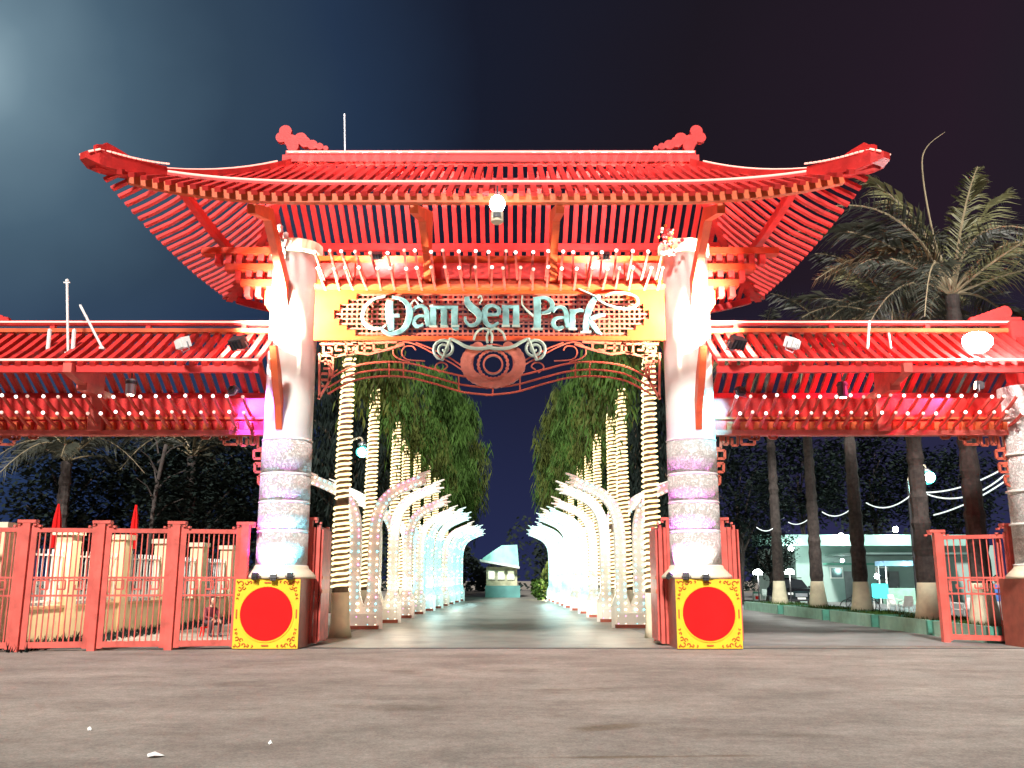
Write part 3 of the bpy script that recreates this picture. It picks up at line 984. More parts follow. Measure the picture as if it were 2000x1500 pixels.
# ------------------------------------------------------------------ side wings of the gate
def make_wing(mir, label):
    w = thing('gate_wing', ((-9.7 if not mir else 2 * XG + 9.7), YG, 5.0), label, 'gate roof', 'side roofs of the gate')
    X0, X1 = -15.0, PX[0] - .35
    def fin(mb, name, m, parent=w, **kw):
        if mir: mb.mirror(XG)
        return mb.build(name, m, parent, **kw)
    zr, ze, run = 7.70, 6.52, 1.75
    n = 31
    for sgn in (1, -1):
        me = None
        for i in range(n):
            x = X0 + .2 + (X1 - X0 - .3) * i / (n - 1)
            xx = 2 * XG - x if mir else x
            if me is None:
                o = MB().sweep([(xx, YG, zr), (xx, YG - sgn * run * .55, zr - (zr - ze) * .58), (xx, YG - sgn * run, ze)], .13, .11).build('rafter', M['red'], w, origin=(xx, YG, zr))
                me = o.data
            else:
                inst('rafter', me, (xx, YG, zr), w)
    L = X1 - X0
    xm = (X0 + X1) / 2
    fin(MB().box((xm, YG, zr + .09), (L, .26, .10)), 'ridge_board', M['orange'])
    fin(MB().box((xm, YG, zr + .30), (L, .16, .11)), 'ridge_rail', M['red'])
    fin(MB().tube([(X0, YG - .11, zr + .31), (X1, YG - .11, zr + .31)], .024, 6), 'light_tube', M['tube'])
    for i in range(4):
        fin(MB().box((X0 + .8 + i * 2.45, YG, zr + .20), (.12, .12, .14)), 'ridge_post', M['red'])
    fin(MB().tube([(X0, YG - run - .02, ze + .10), (X1, YG - run - .02, ze + .10)], .026, 6), 'light_tube', M['tube'])
    fin(MB().box((xm, YG - run + .10, ze - .10), (L, .14, .16)), 'eave_purlin', M['red'])
    fin(MB().box((xm, YG + run - .10, ze - .10), (L, .14, .16)), 'eave_purlin', M['red'])
    # frieze wall
    zb_, zt_ = 5.17, 6.02
    fin(MB().box((xm, YG + .05, (zb_ + zt_) / 2 + .02), (L, .12, zt_ - zb_)), 'frieze_board', M['red'])
    fin(MB().box((xm, YG - .04, zb_ - .02), (L, .26, .13)), 'bottom_rail', M['red_gate'])
    fin(MB().box((xm, YG - .03, zb_ + .36), (L, .06, .06)), 'frieze_batten', M['orange'])
    xs = [X0 + .2 + i * .343 for i in range(int((L - .3) / .343))]
    xs = [2 * XG - x for x in xs] if mir else xs
    rod_row(w, xs, YG, YG - .85, 5.62, 5.92, .026, .044)
    rod_row(w, [x + .05 for x in xs], YG, YG - .80, 5.26, 5.52, .026, .044)
    # little teeth under the lower rods
    me = None
    for x in xs:
        if me is None:
            o = MB().prism([(x - .10, 5.22), (x + .10, 5.22), (x + .07, 5.42), (x - .07, 5.42)], YG - .16, YG - .02).build('frieze_tooth', M['orange'], w, origin=(x, YG, 5.22)); me = o.data
        else:
            inst('frieze_tooth', me, (x, YG, 5.22), w)
    # mid truss
    tx = -10.35
    fin(MB().prism_x([(YG - .10, 6.0), (YG - .10, 6.9), (YG - run - .15, 6.52), (YG - run - .15, 6.30), (YG - .95, 6.12)], tx - .10, tx + .10), 'truss_gusset', M['red_gate'])
    fin(MB().box((tx, YG - .12, 5.65), (.34, .30, .95)), 'truss_post', M['red_gate'])
    fin(MB().box((tx, YG - .30, 6.12), (.26, 1.6, .18)), 'truss_beam', M['red_gate'])
    # fretwork hanging at both ends
    for end in (0, 1):
        mb = MB()
        def bars(pl):
            P = [at(u, v, YG) for u, v in pl]
            if end: P = [Vector((PX[0] - 8.4 - (p.x - PX[0]), p.y, p.z)) for p in P]
            for a, c in zip(P[:-1], P[1:]):
                mb.sweep([a, c], .06, .06, up=(0, 1, 0))
        for kk in ([(395, 847), (395, 856), (408, 856), (412, 848)], [(430, 847), (430, 858), (448, 858), (448, 850)], [(438, 847), (438, 868), (464, 868), (464, 854), (450, 854)], [(471, 847), (471, 870), (482, 870), (482, 856)],
                   [(490, 847), (490, 868), (498, 868), (498, 850)], [(504, 847), (504, 876), (519, 876), (519, 850)], [(517, 850), (517, 950)], [(496, 880), (496, 896), (512, 896), (512, 884)], [(496, 880), (517, 880)],
                   [(498, 905), (498, 922), (514, 922), (514, 910), (504, 910)], [(498, 905), (517, 905)], [(505, 930), (505, 944), (516, 952)], [(505, 930), (517, 930)]):
            bars(kk)
        fin(mb, 'corner_fretwork', fret_m, kind='stuff')
    return w


wl_ = make_wing(False, 'lower red slat side roof joined to the pillar above the closed railing gate')
wr_ = make_wing(True, 'lower red slat side roof above the open car park entrance with bright floodlight')
# outer end pillars carrying the wings
for k, px in enumerate((PX[0] - 8.45, PX[1] + 8.42)):
    ep = thing('end_pillar', (px, YG, 0), ('carved cream end pillar under the outer end of the roof by the car park', 'carved cream end pillar at the outer end of the railing gate side')[1 - k], 'pillar', 'outer end pillars of the gate')
    MB().lathe([(.60, 1.84), (.59, 6.3)], (px, YG, 0), 32).build('shaft', rel, ep, smooth=True)
    for z in (1.92, 2.9, 3.7, 4.6, 5.5):
        MB().lathe([(.60, z - .03), (.645, z - .015), (.645, z + .015), (.60, z + .03)], (px, YG, 0), 32).build('ring_band', M['pillar'], ep)
    MB().lathe([(.84, 1.60), (.84, 1.66), (.74, 1.76), (.66, 1.84), (.64, 1.90)], (px, YG, 0), 32).build('pillar_base', M['cream'], ep, smooth=True)
    MB().box((px, YG, .8), (1.5, 1.42, 1.6)).build('pedestal', M['brick_red'], ep)
    s = -1 if k == 0 else 1
    mb = MB()
    for q in range(7):
        mb.disc_prism((px - s * (.25 + .14 * q), 8.02 + .26 * (1 - q / 7)), .17 - .012 * q, YG - .08 - .002 * q, YG + .08 + .002 * q, 12)
    mb.box((px - s * .5, YG, 8.05), (1.3, .14, .2))
    mb.build('ridge_finial', M['red'], ep)
    MB().box((px, YG, 7.15), (.5, .5, 1.7)).build('king_post', M['red'], ep)

# ------------------------------------------------------------------ railing gates
def gate_panel(parent, a, b, h, nb, name='panel', thick=.07):
    """one leaf between two ground points a and b: frame, bars and key-pattern band"""
    a, b = Vector((*a, 0)), Vector((*b, 0))
    d = (b - a); L = d.length; d.normalize()
    def P(s, z): return (a.x + d.x * s, a.y + d.y * s, z)
    f = MB()
    for s in (.06, L - .06):
        f.sweep([P(s, .05), P(s, h)], .12, thick, up=(-d.y, d.x, 0))
    fr = None
    for z, hh_ in ((h - .10, .10), (.14, .13)):
        f.sweep([P(.12, z), P(L - .12, z)], thick, hh_)
    for z in (1.62, 1.22):
        f.sweep([P(.12, z), P(L - .12, z)], thick * .6, .045)
    fr = f.build(name, M['red_gate'], parent)
    me = None
    for i in range(nb):
        s = .12 + (L - .24) * (i + .5) / nb
        if me is None:
            o = MB().sweep([P(s, .20), P(s, h - .15)], .026, .026, up=(-d.y, d.x, 0)).build('bar', M['red_gate'], fr, origin=P(s, 0)); me = o.data
        else:
            inst('bar', me, P(s, 0), fr)
    k = MB()
    nk = max(2, int(L / .42))
    for i in range(nk):
        s0 = .16 + (L - .32) * i / nk
        wv = (L - .32) / nk * .8
        for (p, q) in (((0, 1.28), (0, 1.56)), ((0, 1.56), (wv, 1.56)), ((wv, 1.56), (wv, 1.36)), ((wv, 1.36), (wv * .45, 1.36)), ((wv * .45, 1.36), (wv * .45, 1.46))):
            k.sweep([P(s0 + p[0], p[1]), P(s0 + q[0], q[1])], .035, .03, up=(-d.y, d.x, 0))
    k.build('key_pattern', M['red_gate'], fr, kind='stuff')
    return fr


def gate_post(parent, p, h, w=.175):
    m = MB()
    m.box((p[0], p[1], h / 2), (w, w, h))
    o = m.build('post', M['red_gate'], parent)
    c = MB()
    c.box((p[0], p[1], h + .035), (w + .24, w + .02, .07))
    for s in (-1, 1):
        c.box((p[0] + s * (w / 2 + .09), p[1], h - .03), (.06, w * .8, .06))
        c.box((p[0] + s * (w / 2 + .20), p[1], h - .07), (.05, w * .6, .05))
    c.build('post_cap', M['red_gate'], o)
    return o


HL = 2.85
fg = thing('folding_gate', (-9.6, 21.7, 0), 'long closed red railing gate left of the entrance pillar', 'gate')
pu = [(-92, 21.15), (42, 21.35), (190, 21.65), (338, 21.9), (474, 22.2)]
pts = []
for u, Y in pu:
    x, y, z = ray(u, 1150)
    pts.append((x / y * Y, Y))
for p in pts: gate_post(fg, p, HL)
for a, b in zip(pts[:-1], pts[1:]):
    gate_panel(fg, (a[0] + .1, a[1]), (b[0] - .1, b[1]), HL - .06, 10)


def folded_leaves(label, x, y, s, n, rz):
    """n leaves folded together, standing edge-on by a pillar"""
    t = thing('folded_gate', (x, y, 0), label, 'gate', 'gate leaves folded open beside the pillars')
    for i in range(n):
        xx = x + s * i * .12
        a = (xx, y + .05 * i)
        b = (xx + s * .10 * (1 if i % 2 == 0 else .2), y + 1.15)
        fr = gate_panel(t, a, b, 2.85 + .06 * (i == n - 1), 6, 'leaf', .09)
    # solid kick board on the outer face
    xx = x + s * (n * .12 - .02)
    MB().prism_x([(y + .06, .12), (y + 1.1, .12), (y + 1.1, 2.8), (y + .06, 2.8)], xx - .02, xx + .02).build('face_board', M['red_gate'], t)
    MB().prism_x([(y + .12, 1.24), (y + 1.0, 1.24), (y + 1.0, 1.34), (y + .12, 1.34)], xx + s * .02 - .015, xx + s * .02 + .015).build('face_batten', M['orange'], t)
    MB().prism_x([(y + .12, 1.58), (y + 1.0, 1.58), (y + 1.0, 1.66), (y + .12, 1.66)], xx + s * .02 - .015, xx + s * .02 + .015).build('face_batten', M['orange'], t)
    gate_post(t, (x - s * .1, y), 3.02, .16)
    return t


folded_leaves('red gate leaves folded behind the pillar on the railing gate side of the avenue', PX[0] + .66, YG + .40, 1, 2, 0)
folded_leaves('red gate leaves folded on the avenue side of the pillar nearer the car park', PX[1] - .66, YG + .40, -1, 2, 0)
folded_leaves('red gate leaves folded on the car park side of the pillar nearer the car park', PX[1] + .82, YG + .40, 1, 3, 0)
og = thing('open_gate', (11.7, 24.2, 0), 'open red railing gate leaf standing against the end pillar by the car park', 'gate')
a = gnd(1838, 1253); pA = (a.x, a.y - .3)
pB = (12.6, 23.6); 
gate_post(og, pA, 2.78, .17); gate_post(og, pB, 2.9, .2)
gate_panel(og, (pA[0] + .05, pA[1]), (pB[0] - .05, pB[1]), 2.75, 9)
gate_panel(og, (pB[0] - .25, pB[1] + .25), (pB[0] + .9, pB[1] + .1), 2.75, 5)

# ------------------------------------------------------------------ lamps on and around the gate
def floodlight(label, p, target, energy, col, cat='floodlight', box=(.34, .20, .24), angle=75, glowm='white_glow', name='floodlight', soft=.15, light=True, hm='black'):
    t = thing(name, p, label, cat, 'floodlights mounted on the gate')
    p = Vector(p); d = (Vector(target) - p).normalized()
    s = d.cross(Vector((0, 0, 1))).normalized(); u = s.cross(d)
    def Q(a, b, c): return p + s * a + d * b + u * c
    m = MB()
    w, dp, h = box
    vs = [Q(-w / 2, -dp, -h / 2), Q(w / 2, -dp, -h / 2), Q(w / 2, 0, -h / 2), Q(-w / 2, 0, -h / 2), Q(-w / 2, -dp, h / 2), Q(w / 2, -dp, h / 2), Q(w / 2, 0, h / 2), Q(-w / 2, 0, h / 2)]
    m.add(vs, [(0, 3, 2, 1), (4, 5, 6, 7), (0, 1, 5, 4), (1, 2, 6, 5), (2, 3, 7, 6), (3, 0, 4, 7)])
    for k in range(4):
        a = -w / 2 + w * (k + .5) / 4
        m.sweep([Q(a, -dp - .03, -h * .4), Q(a, -dp - .03, h * .4)], .02, .05, up=d)
    m.build('housing', M[hm], t)
    l = MB()
    l.add([Q(-w * .42, .004, -h * .42), Q(w * .42, .004, -h * .42), Q(w * .42, .004, h * .42), Q(-w * .42, .004, h * .42), Q(-w * .42, -.02, -h * .42), Q(w * .42, -.02, -h * .42), Q(w * .42, -.02, h * .42), Q(-w * .42, -.02, h * .42)],
          [(0, 3, 2, 1), (4, 5, 6, 7), (0, 1, 5, 4), (1, 2, 6, 5), (2, 3, 7, 6), (3, 0, 4, 7)])
    l.build('lens', M[glowm], t)
    b = MB()
    b.sweep([Q(-w / 2 - .03, -dp / 2, 0), Q(-w / 2 - .03, -dp / 2, -h * .8), Q(w / 2 + .03, -dp / 2, -h * .8), Q(w / 2 + .03, -dp / 2, 0)], .03, .02, up=d)
    b.build('bracket', M['grey_metal'], t)
    if light:
        lamp('flood_beam', 'SPOT', p + d * .06, energy, col, t, target, soft, angle, .8)
    return t


M['warm_glow'] = glow('warm_lamp', (1.0, .85, .6), 20.0)
M['purple_glow'] = glow('purple_lamp', (.6, .15, 1.0), 12.0)
M['cyan_glow'] = glow('cyan_lamp', (.1, .85, 1.0), 12.0)
for s, px in ((-1, PX[0]), (1, PX[1])):
    far = 'over the railing gate' if s < 0 else 'next to the car park entrance'
    floodlight('floodlight on side roof aimed at the white pillar ' + far, (px + s * 1.9, YG - 2.15, 6.95), (px, YG - .5, 7.9), 9000, (1, .92, .76), angle=72, hm='white')
    floodlight('black box floodlight at mid pillar pointing up ' + far, (px + s * .70, YG - 2.05, 7.02), (px - s * .02, YG - .6, 8.6), 3300, (1, .88, .70), angle=72, glowm='warm_glow', box=(.36, .22, .26))
floodlight('purple floodlight under the side roof beside the railing gate pillar', (PX[0] - 1.15, YG - .75, 6.05), (PX[0] - .6, YG, 5.5), 520, (.34, .10, 1.0), glowm='purple_glow', box=(.22, .12, .18), angle=110)
floodlight('cyan floodlight under the side roof beside the car park pillar', (PX[1] + 1.0, YG - .95, 6.0), (PX[1] + .3, YG, 5.5), 480, (.05, .75, 1.0), glowm='cyan_glow', box=(.22, .12, .18), angle=80)
floodlight('pink floodlight under the outer end of the car park side roof', (11.4, YG - .6, 6.25), (8.6, YG + .3, 6.6), 1000, (1, .04, .20), glowm='warm_glow', box=(.24, .14, .2), angle=120)
p = at(1910, 668, YG - 1.5)
bl = thing('floodlight', p, 'dazzling round white floodlight on the side roof by the car park', 'floodlight', 'floodlights mounted on the gate')
MB().ball(p, .33, 18, .72).build('lens', M['white_glow'], bl, smooth=True)  # ball made oversized to give the lamp's glare a shape
m = MB(); m.lathe([(.10, .10), (.30, .10), (.36, .04), (.36, .0)], (0, 0, 0), 18)
m.v = [(p.x + x, p.y + z + .06, p.z + y * .75) for x, y, z in m.v]
m.build('reflector', M['grey_metal'], bl)
MB().box((p.x, p.y + .22, p.z - .15), (.08, .10, .5)).build('bracket', M['black'], bl)
lamp('flood_beam', 'POINT', p + Vector((0, -.45, .1)), 420, (.95, 1, 1), bl, size=.25)
for gxu, nm in ((737, 'nearer the railing gate'), (1180, 'nearer the car park')):
    q = at(gxu, 496, YL - 1.0)
    floodlight('small white box light among the bulb rods %s, shining up' % nm, q, (q.x, YG + 1.6, 12.6), 800, (1, .80, .80), angle=125, box=(.26, .14, .14))
# colour wash lamps at pillar feet
for k, (px, s) in enumerate(((PX[0], -1), (PX[1], 1))):
    side = 'railing gate' if k == 0 else 'car park'
    for j, (dx, col, nm) in enumerate(((-.38, (.85, .10, 1.0), 'purple'), (.42, (.05, .70, 1.0), 'cyan'))):
        p = (px + dx, YG - .84, 1.72)
        if k == 1 and j == 1: nm, col, p = 'pink', (1, .2, .9), (px - .70, YG - .46, 1.72)
        if k == 1 and j == 0: p = (px - .40, YG - .80, 1.72); nm = 'purple'
        floodlight('small %s wash lamp on the base ledge of the %s pillar' % (nm, side), p, (px + dx * .6, YG - .4, 3.0), 120 if nm != 'cyan' else 80, col, glowm='purple_glow' if nm != 'cyan' else 'cyan_glow', box=(.14, .10, .10), angle=95, name='wash_lamp', soft=.03)
    floodlight('small white wash lamp in front of the foot of the %s pillar' % side, (px + .04, YG - .86, 1.70), (px, YG - .3, 4.6), 20, (1, .97, .92), box=(.14, .10, .10), angle=110, name='wash_lamp', soft=.03)
# pendant bulb lamp under the main eave
p = at(971, 398, YG - 4.85)
t = thing('pendant_lamp', p, 'bright white bulb hanging under the middle of the main eave', 'lamp')
MB().ball(p, .16, 14, 1.15).build('bulb', M['white_glow'], t, smooth=True)
MB().lathe([(.05, -.16), (.07, -.18), (.13, -.20), (.13, -.40), (.10, -.43)], p, 14).build('housing', M['cream'], t)
MB().box((p.x, p.y - .132, p.z - .29), (.16, .02, .10)).build('vent', M['black'], t)
MB().tube([(p.x, p.y + .02, p.z + .12), (p.x, p.y + .05, p.z + .42)], .02, 6).build('stem', M['black'], t)
lamp('bulb_light', 'POINT', p + Vector((0, -.05, 0)), 1050, (1, .96, .95), t, size=.12)
# can fixtures under the wings; their glowing lens and beam are added fill
for (u, v, lb) in ((256, 752, 'grey cylinder lamp with added beam hanging under the side roof over the railing gate'), (1645, 757, 'dark cylinder lamp with added beam hanging under the side roof by the car park')):
    p = at(u, v, YG + .75)
    t = thing('cylinder_lamp', p, lb, 'lamp', 'cylinder lamps under the side roofs')
    MB().lathe([(.10, -.26), (.13, -.24), (.13, .14), (.05, .17)], p, 14).build('can', M['grey_metal'] if u < 500 else M['black'], t)
    MB().lathe([(.14, .02), (.15, .04), (.15, .09), (.14, .10)], p, 14).build('collar', M['black'], t)
    MB().tube([(p.x, p.y, p.z + .16), (p.x, p.y, p.z + .55)], .018, 5).build('stem', M['black'], t)
    MB().lathe([(.085, -.275), (.085, -.262)], p, 12).build('lens', M['warm_glow'], t)
    lamp('added_down_light', 'SPOT', p - Vector((0, 0, .30)), 1700 if u < 500 else 500, (1, .84, .66) if u < 500 else (1, .8, .7), t, (p.x - (.6 if u < 500 else 0), p.y + 3.2, 0), .1, 74, .5)
# thin poles on the roofs
for i, (u0, v0, u1, v1, r, lb, m_) in enumerate(((133, 690, 131, 548, .032, 'upright white pole rising behind the side roof above the railing gate', 'white'), (200, 680, 157, 597, .032, 'slanting white pole leaning over the side roof above the railing gate', 'white'),
                                             (92, 700, 97, 646, .05, 'short white tube on the slope, nearer the frame edge of two above the railing gate', 'white'), (141, 700, 145, 646, .05, 'short white tube on the slope below the upright pole', 'white'),
                                             (1693, 700, 1698, 628, .032, 'tall thin white pole on the side roof by the car park', 'white'), (1742, 692, 1736, 652, .026, 'short thin white pole on the side roof by the car park', 'white'),
                                             (674, 300, 673, 224, .03, 'thin grey rod standing on the main ridge', 'grey_metal'))):
    Y = YG - .9 if v0 > 400 else YG + .3
    a, b = at(u0, v0, Y), at(u1, v1, Y)
    t = thing('roof_pole', a, lb, 'pole', 'thin poles on the gate roofs')
    MB().tube([a, b], r, 7).build('shaft', M[m_], t)
    if i == 0:
        MB().ball(b, .05, 6).box((b.x, b.y, b.z - .05), (.16, .03, .03)).build('pole_tip', M[m_], t)
    else:
        MB().ball(b, r * 1.15, 6).build('pole_tip', M[m_], t)
    MB().box((a.x, a.y, a.z), (.12, .12, .05)).build('foot_plate', M[m_], t)
# white wrapped bundle and flower cluster by the pillar heads
p = at(548, 470, YG - .75)
t = thing('tied_cloth', p, 'white and black tied cloth hung on the strut above the pillar by the railing gate', 'cloth')
m = MB()
for k in range(14):
    m.ball((p.x - .12 + .24 * random.random(), p.y + .1 * random.random(), p.z - .35 + .75 * k / 14), .05 + .06 * random.random(), 6, 1.3)
m.build('folds', M['white'], t, kind='stuff')
m = MB()
for k in range(5):
    m.ball((p.x - .16 + .3 * random.random(), p.y - .08, p.z - .3 + .6 * random.random()), .05, 6)
m.build('dark_ties', M['black'], t, kind='stuff')
p = at(1308, 468, YG - .9)
t = thing('flower_cluster', p, 'red, white and yellow artificial flowers on the pillar head by the car park', 'flowers')
for nm, col, n in (('red_blooms', (.7, .05, .06), 26), ('white_blooms', (.8, .78, .7), 22), ('yellow_blooms', (.8, .55, .08), 10)):
    m = MB()
    for k in range(n):
        a = random.uniform(0, 6.28); rr = random.random()
        m.ball((p.x + .32 * rr * math.cos(a), p.y + .2 * random.uniform(-1, 1), p.z - .05 + .38 * rr * math.sin(a) + .1 * random.random()), .03 + .03 * random.random(), 6)
    m.build(nm, mat(nm, col, .6, .1, 8), t, kind='stuff')

# ------------------------------------------------------------------ avenue: wrapped trees and light forks
M['leaf'] = mat('tree_leaves', (.046, .094, .018), .6, .65, .7, spec=.1)
M['leaf_dark'] = mat('dark_leaves', (.012, .019, .016), .7, .5, 1.0, spec=.1)  # leaves beyond the lamplight; their night darkness is put into the colour
M['leaf_olive'] = mat('olive_leaves', (.064, .082, .018), .6, .6, .7, spec=.1)


def weeping_crown(rad, h, n, drop, seed, top=.25):
    """long drooping leaf sprays spread through a crown volume hanging from z=0 (top) down to -h"""
    rnd = random.Random(seed)
    m = MB()
    clumps = []
    for k in range(int(n / 40)):
        zf_ = rnd.random()
        prof = math.sin(math.pi * min(1, (zf_ * .85 + .12))) ** .6
        a = rnd.uniform(0, 2 * math.pi)
        rr = rad * prof * math.sqrt(rnd.uniform(.08, 1.0)) * rnd.uniform(.8, 1.15)
        clumps.append((Vector((rr * math.cos(a), rr * math.sin(a), -h * zf_)), rnd.uniform(.6, 1.5)))
    for c, sz in clumps:
        for j in range(int(40 * sz)):
            p = c + Vector((rnd.gauss(0, .20 * sz), rnd.gauss(0, .20 * sz), -abs(rnd.gauss(0, .75 * sz)) + .4))
            a = rnd.uniform(0, 6.283)
            L = rnd.uniform(.22, .75) * drop
            sp = rnd.uniform(.15, .7)
            d = Vector((math.cos(a) * sp, math.sin(a) * sp, -1)).normalized()
            s = d.cross(Vector((math.cos(a + 1.3), math.sin(a + 1.3), .2))).normalized() * rnd.uniform(.022, .055)
            q = p + d * L * .5
            e = p + d * L + Vector((0, 0, -.1))
            m.add([p, q + s, e, q - s], [(0, 1, 2, 3)])
    return m


rope_top = 8.6


def make_wrapped(top, seed):
    """parts at the origin: trunk, lime-washed foot, helical rope light"""
    rnd = random.Random(seed)
    n = 14
    lean = (rnd.uniform(-.15, .15), rnd.uniform(-.1, .1))
    def ax(z): return Vector((lean[0] * math.sin(z * .35), lean[1] * z / 8, z))
    def rad(z): return .235 - .012 * z + .03 * max(0, 1 - z) + (.02 if z < 1.25 else 0)
    tr = MB().tube([ax(z) for z in [1.2 + (10.2 - 1.2) * i / n for i in range(n + 1)]], [rad(1.2 + 9.0 * i / n) for i in range(n + 1)], 10)
    ft = MB().tube([ax(0), ax(.3), ax(.8), ax(1.22)], [.33, .28, .26, .255], 12)
    pitch = .155
    pts = []
    turns = (top - 1.3) / pitch
    steps = int(turns * 10)
    for i in range(steps + 1):
        z = 1.3 + (top - 1.3) * i / steps
        a = 2 * math.pi * i / 10
        if seed % 3 == 0 and abs(z - 3.75) < .12: continue
        c = ax(z); r = rad(z) + .030 + rnd.uniform(-.006, .006)
        pts.append(c + Vector((r * math.cos(a), r * math.sin(a), rnd.uniform(-.012, .012))))
    rp = MB().tube(pts, .040, 5)
    return tr, ft, rp


def place_wrapped(protos, loc, rz, label, sc=1.0, crown=None, cz=8.7, crown_mat='leaf'):
    t = thing('wrapped_tree', loc, label, 'tree', 'avenue trees wrapped in rope light', rz)
    t.scale = (sc, sc, sc)
    for nm, me in protos:
        o = bpy.data.objects.new(nm, me); COL.objects.link(o); o.parent = t
    if crown is not None:
        o = bpy.data.objects.new('crown', crown); COL.objects.link(o); o.parent = t; o.location = (0, 0, cz + 2.2)
        o['kind'] = 'stuff'
    return t


VAR = []
for sd_ in (3, 4, 5):
    tr, ft, rp = make_wrapped(rope_top, sd_)
    VAR.append([('trunk', tr.mesh('trunk', M['trunk'], (0, 0, 0), True)), ('painted_foot', ft.mesh('painted_foot', M['lime'], (0, 0, 0), True)), ('rope_light', rp.mesh('rope_light', M['rope'], (0, 0, 0), True))])
CROWN = [weeping_crown(1.35, 2.5, 1300, .7, 20 + k).mesh('crown', M[mm], (0, 0, 0)) for k, mm in enumerate(('leaf', 'leaf_olive'))]
ordn = ['first', 'second', 'third', 'fourth', 'fifth', 'sixth', 'seventh', 'eighth', 'ninth', 'tenth']
LX = [(-4.80, 26.6), (-5.15, 33.6), (-5.05, 40.2), (-5.2, 44.6), (-5.0, 49.2), (-4.95, 54.0), (-4.9, 59.5), (-4.8, 66.0)]
RX = [(3.98, 26.3), (4.05, 33.4), (4.15, 38.6), (4.1, 43.5), (4.05, 48.6), (4.0, 54.5), (3.9, 60.5), (3.85, 67.0)]
for i, (x, y) in enumerate(LX):
    place_wrapped(VAR[i % 3], (x, y, 0), i * 1.3, '%s rope-lit trunk from the gate in the row starting behind the railing gate pillar' % ordn[i], 1.0 - .012 * i, CROWN[i % 2])
for i, (x, y) in enumerate(RX):
    place_wrapped(VAR[(i + 1) % 3], (x, y, 0), i * 1.7 + .5, '%s rope-lit trunk from the gate in the row starting behind the car park pillar' % ordn[i], 1.0 - .012 * i, CROWN[(i + 1) % 2])

FORKM = {'warm': mat('peach_light_panel', (.70, .60, .52), .4, .14, 3, emit=(1.0, .80, .66), estr=.07), 'cool': mat('cyan_light_panel', (.62, .80, .80), .4, .08, 2, emit=(.55, 1.0, .96), estr=.16),
         'pale': mat('cream_light_panel', (.72, .70, .64), .4, .06, 2, emit=(1.0, .88, .66), estr=.09)}


def arch_path(s):
    return [(s * .33, 0, .0), (s * .33, 0, 1.2), (s * .33, 0, 2.5), (s * .34, 0, 3.3), (s * .40, 0, 3.85), (s * .58, 0, 4.35), (s * .95, 0, 4.75), (s * 1.45, 0, 5.0), (s * 1.95, 0, 5.2)]


FORK = {}
for key in FORKM:
    parts = []
    for s in (-1, 1):
        ps = smooth_pts(arch_path(s), 3)
        w = []
        n = len(ps)
        for i in range(n):
            f = i / (n - 1)
            w.append(.31 if f < .4 else .31 - .05 * (f - .4) / .6)
        m = MB().sweep(ps, .26, w)
        for off in (-1, 1):
            q = []
            for i in range(n):
                d = (Vector(ps[min(i + 1, n - 1)]) - Vector(ps[max(i - 1, 0)])).normalized()
                q.append(Vector(ps[i]) + Vector((-d.z, 0, d.x)) * off * (w[i] / 2 + .02))
            m.sweep(q, .36, .045)
        for i in range(2, n, 2):
            d = (Vector(ps[min(i + 1, n - 1)]) - Vector(ps[i - 1])).normalized(); nn = Vector((-d.z, 0, d.x)) * w[i] * .5
            m.sweep([Vector(ps[i]) - nn, Vector(ps[i]) + nn], .30, .03, up=(0, 1, 0))
        e = Vector(ps[-1])
        parts.append(('arch', m.mesh('arch', FORKM[key], (0, 0, 0)), None))
        tip = MB()
        for k in range(4):
            tip.sweep([e + Vector((-s * .12, 0, -.15 + .10 * k)), e + Vector((s * (.18 + .14 * (k % 2)), 0, -.15 + .16 * k))], .30, [.09, .03])
        parts.append(('feather_tip', tip.mesh('feather_tip', FORKM[key], (0, 0, 0)), len(parts) - 1))
        led = MB()
        rnd = random.Random(5 + s)
        for i in range(0, n - 1):
            a, c = Vector(ps[i]), Vector(ps[i + 1])
            L = (c - a).length
            d = (c - a).normalized()
            nrm = Vector((-d.z, 0, d.x))
            k = max(1, int(L / .17))
            for j in range(k):
                p = a.lerp(c, (j + .5) / k)
                for off in (-1, 1):
                    led.mat = rnd.choice((0, 0, 1, 2)) if key != 'cool' else rnd.choice((1, 1, 0))
                    led.octa(p + nrm * off * w[i] * .42 + Vector((0, -.19, 0)), .036)
                    if off < 0:
                        led.octa(p + nrm * s * w[i] * .51 + Vector((0, rnd.uniform(-.15, .15), 0)), .036)
        parts.append(('led_dots', led.mesh('led_dots', [M['led_w'], M['led_c'], M['led_p']], (0, 0, 0)), len(parts) - 2))
    parts.append(('base_box', MB().box((0, 0, .26), (.98, .42, .52)).mesh('base_box', FORKM[key], (0, 0, 0)), None))
    parts.append(('plinth', MB().box((0, 0, .06), (1.14, .56, .12)).mesh('plinth', M['brick_red'], (0, 0, 0)), None))
    FORK[key] = parts


def place_fork(key, loc, label, col, e, rz=0.0, sc=1.0):
    t = thing('light_fork', loc, label, 'light sculpture', 'forked light columns along the avenue', rz)
    t.scale = (sc, sc, sc)
    made = []
    for nm, me, par in FORK[key]:
        o = bpy.data.objects.new(nm, me); COL.objects.link(o)
        o.parent = t if par is None else made[par]
        if nm == 'led_dots': o['kind'] = 'stuff'
        made.append(o)
    L = bpy.data.lights.new('fork_fill_light', 'POINT'); L.energy, L.color, L.shadow_soft_size = e, col, .35
    lo = bpy.data.objects.new('fork_fill_light', L); COL.objects.link(lo); lo.parent = t; lo.location = (1.1 if loc[0] < 0 else -1.1, -5.9, 1.5)  # fill added well in front of its column to brighten trunk feet


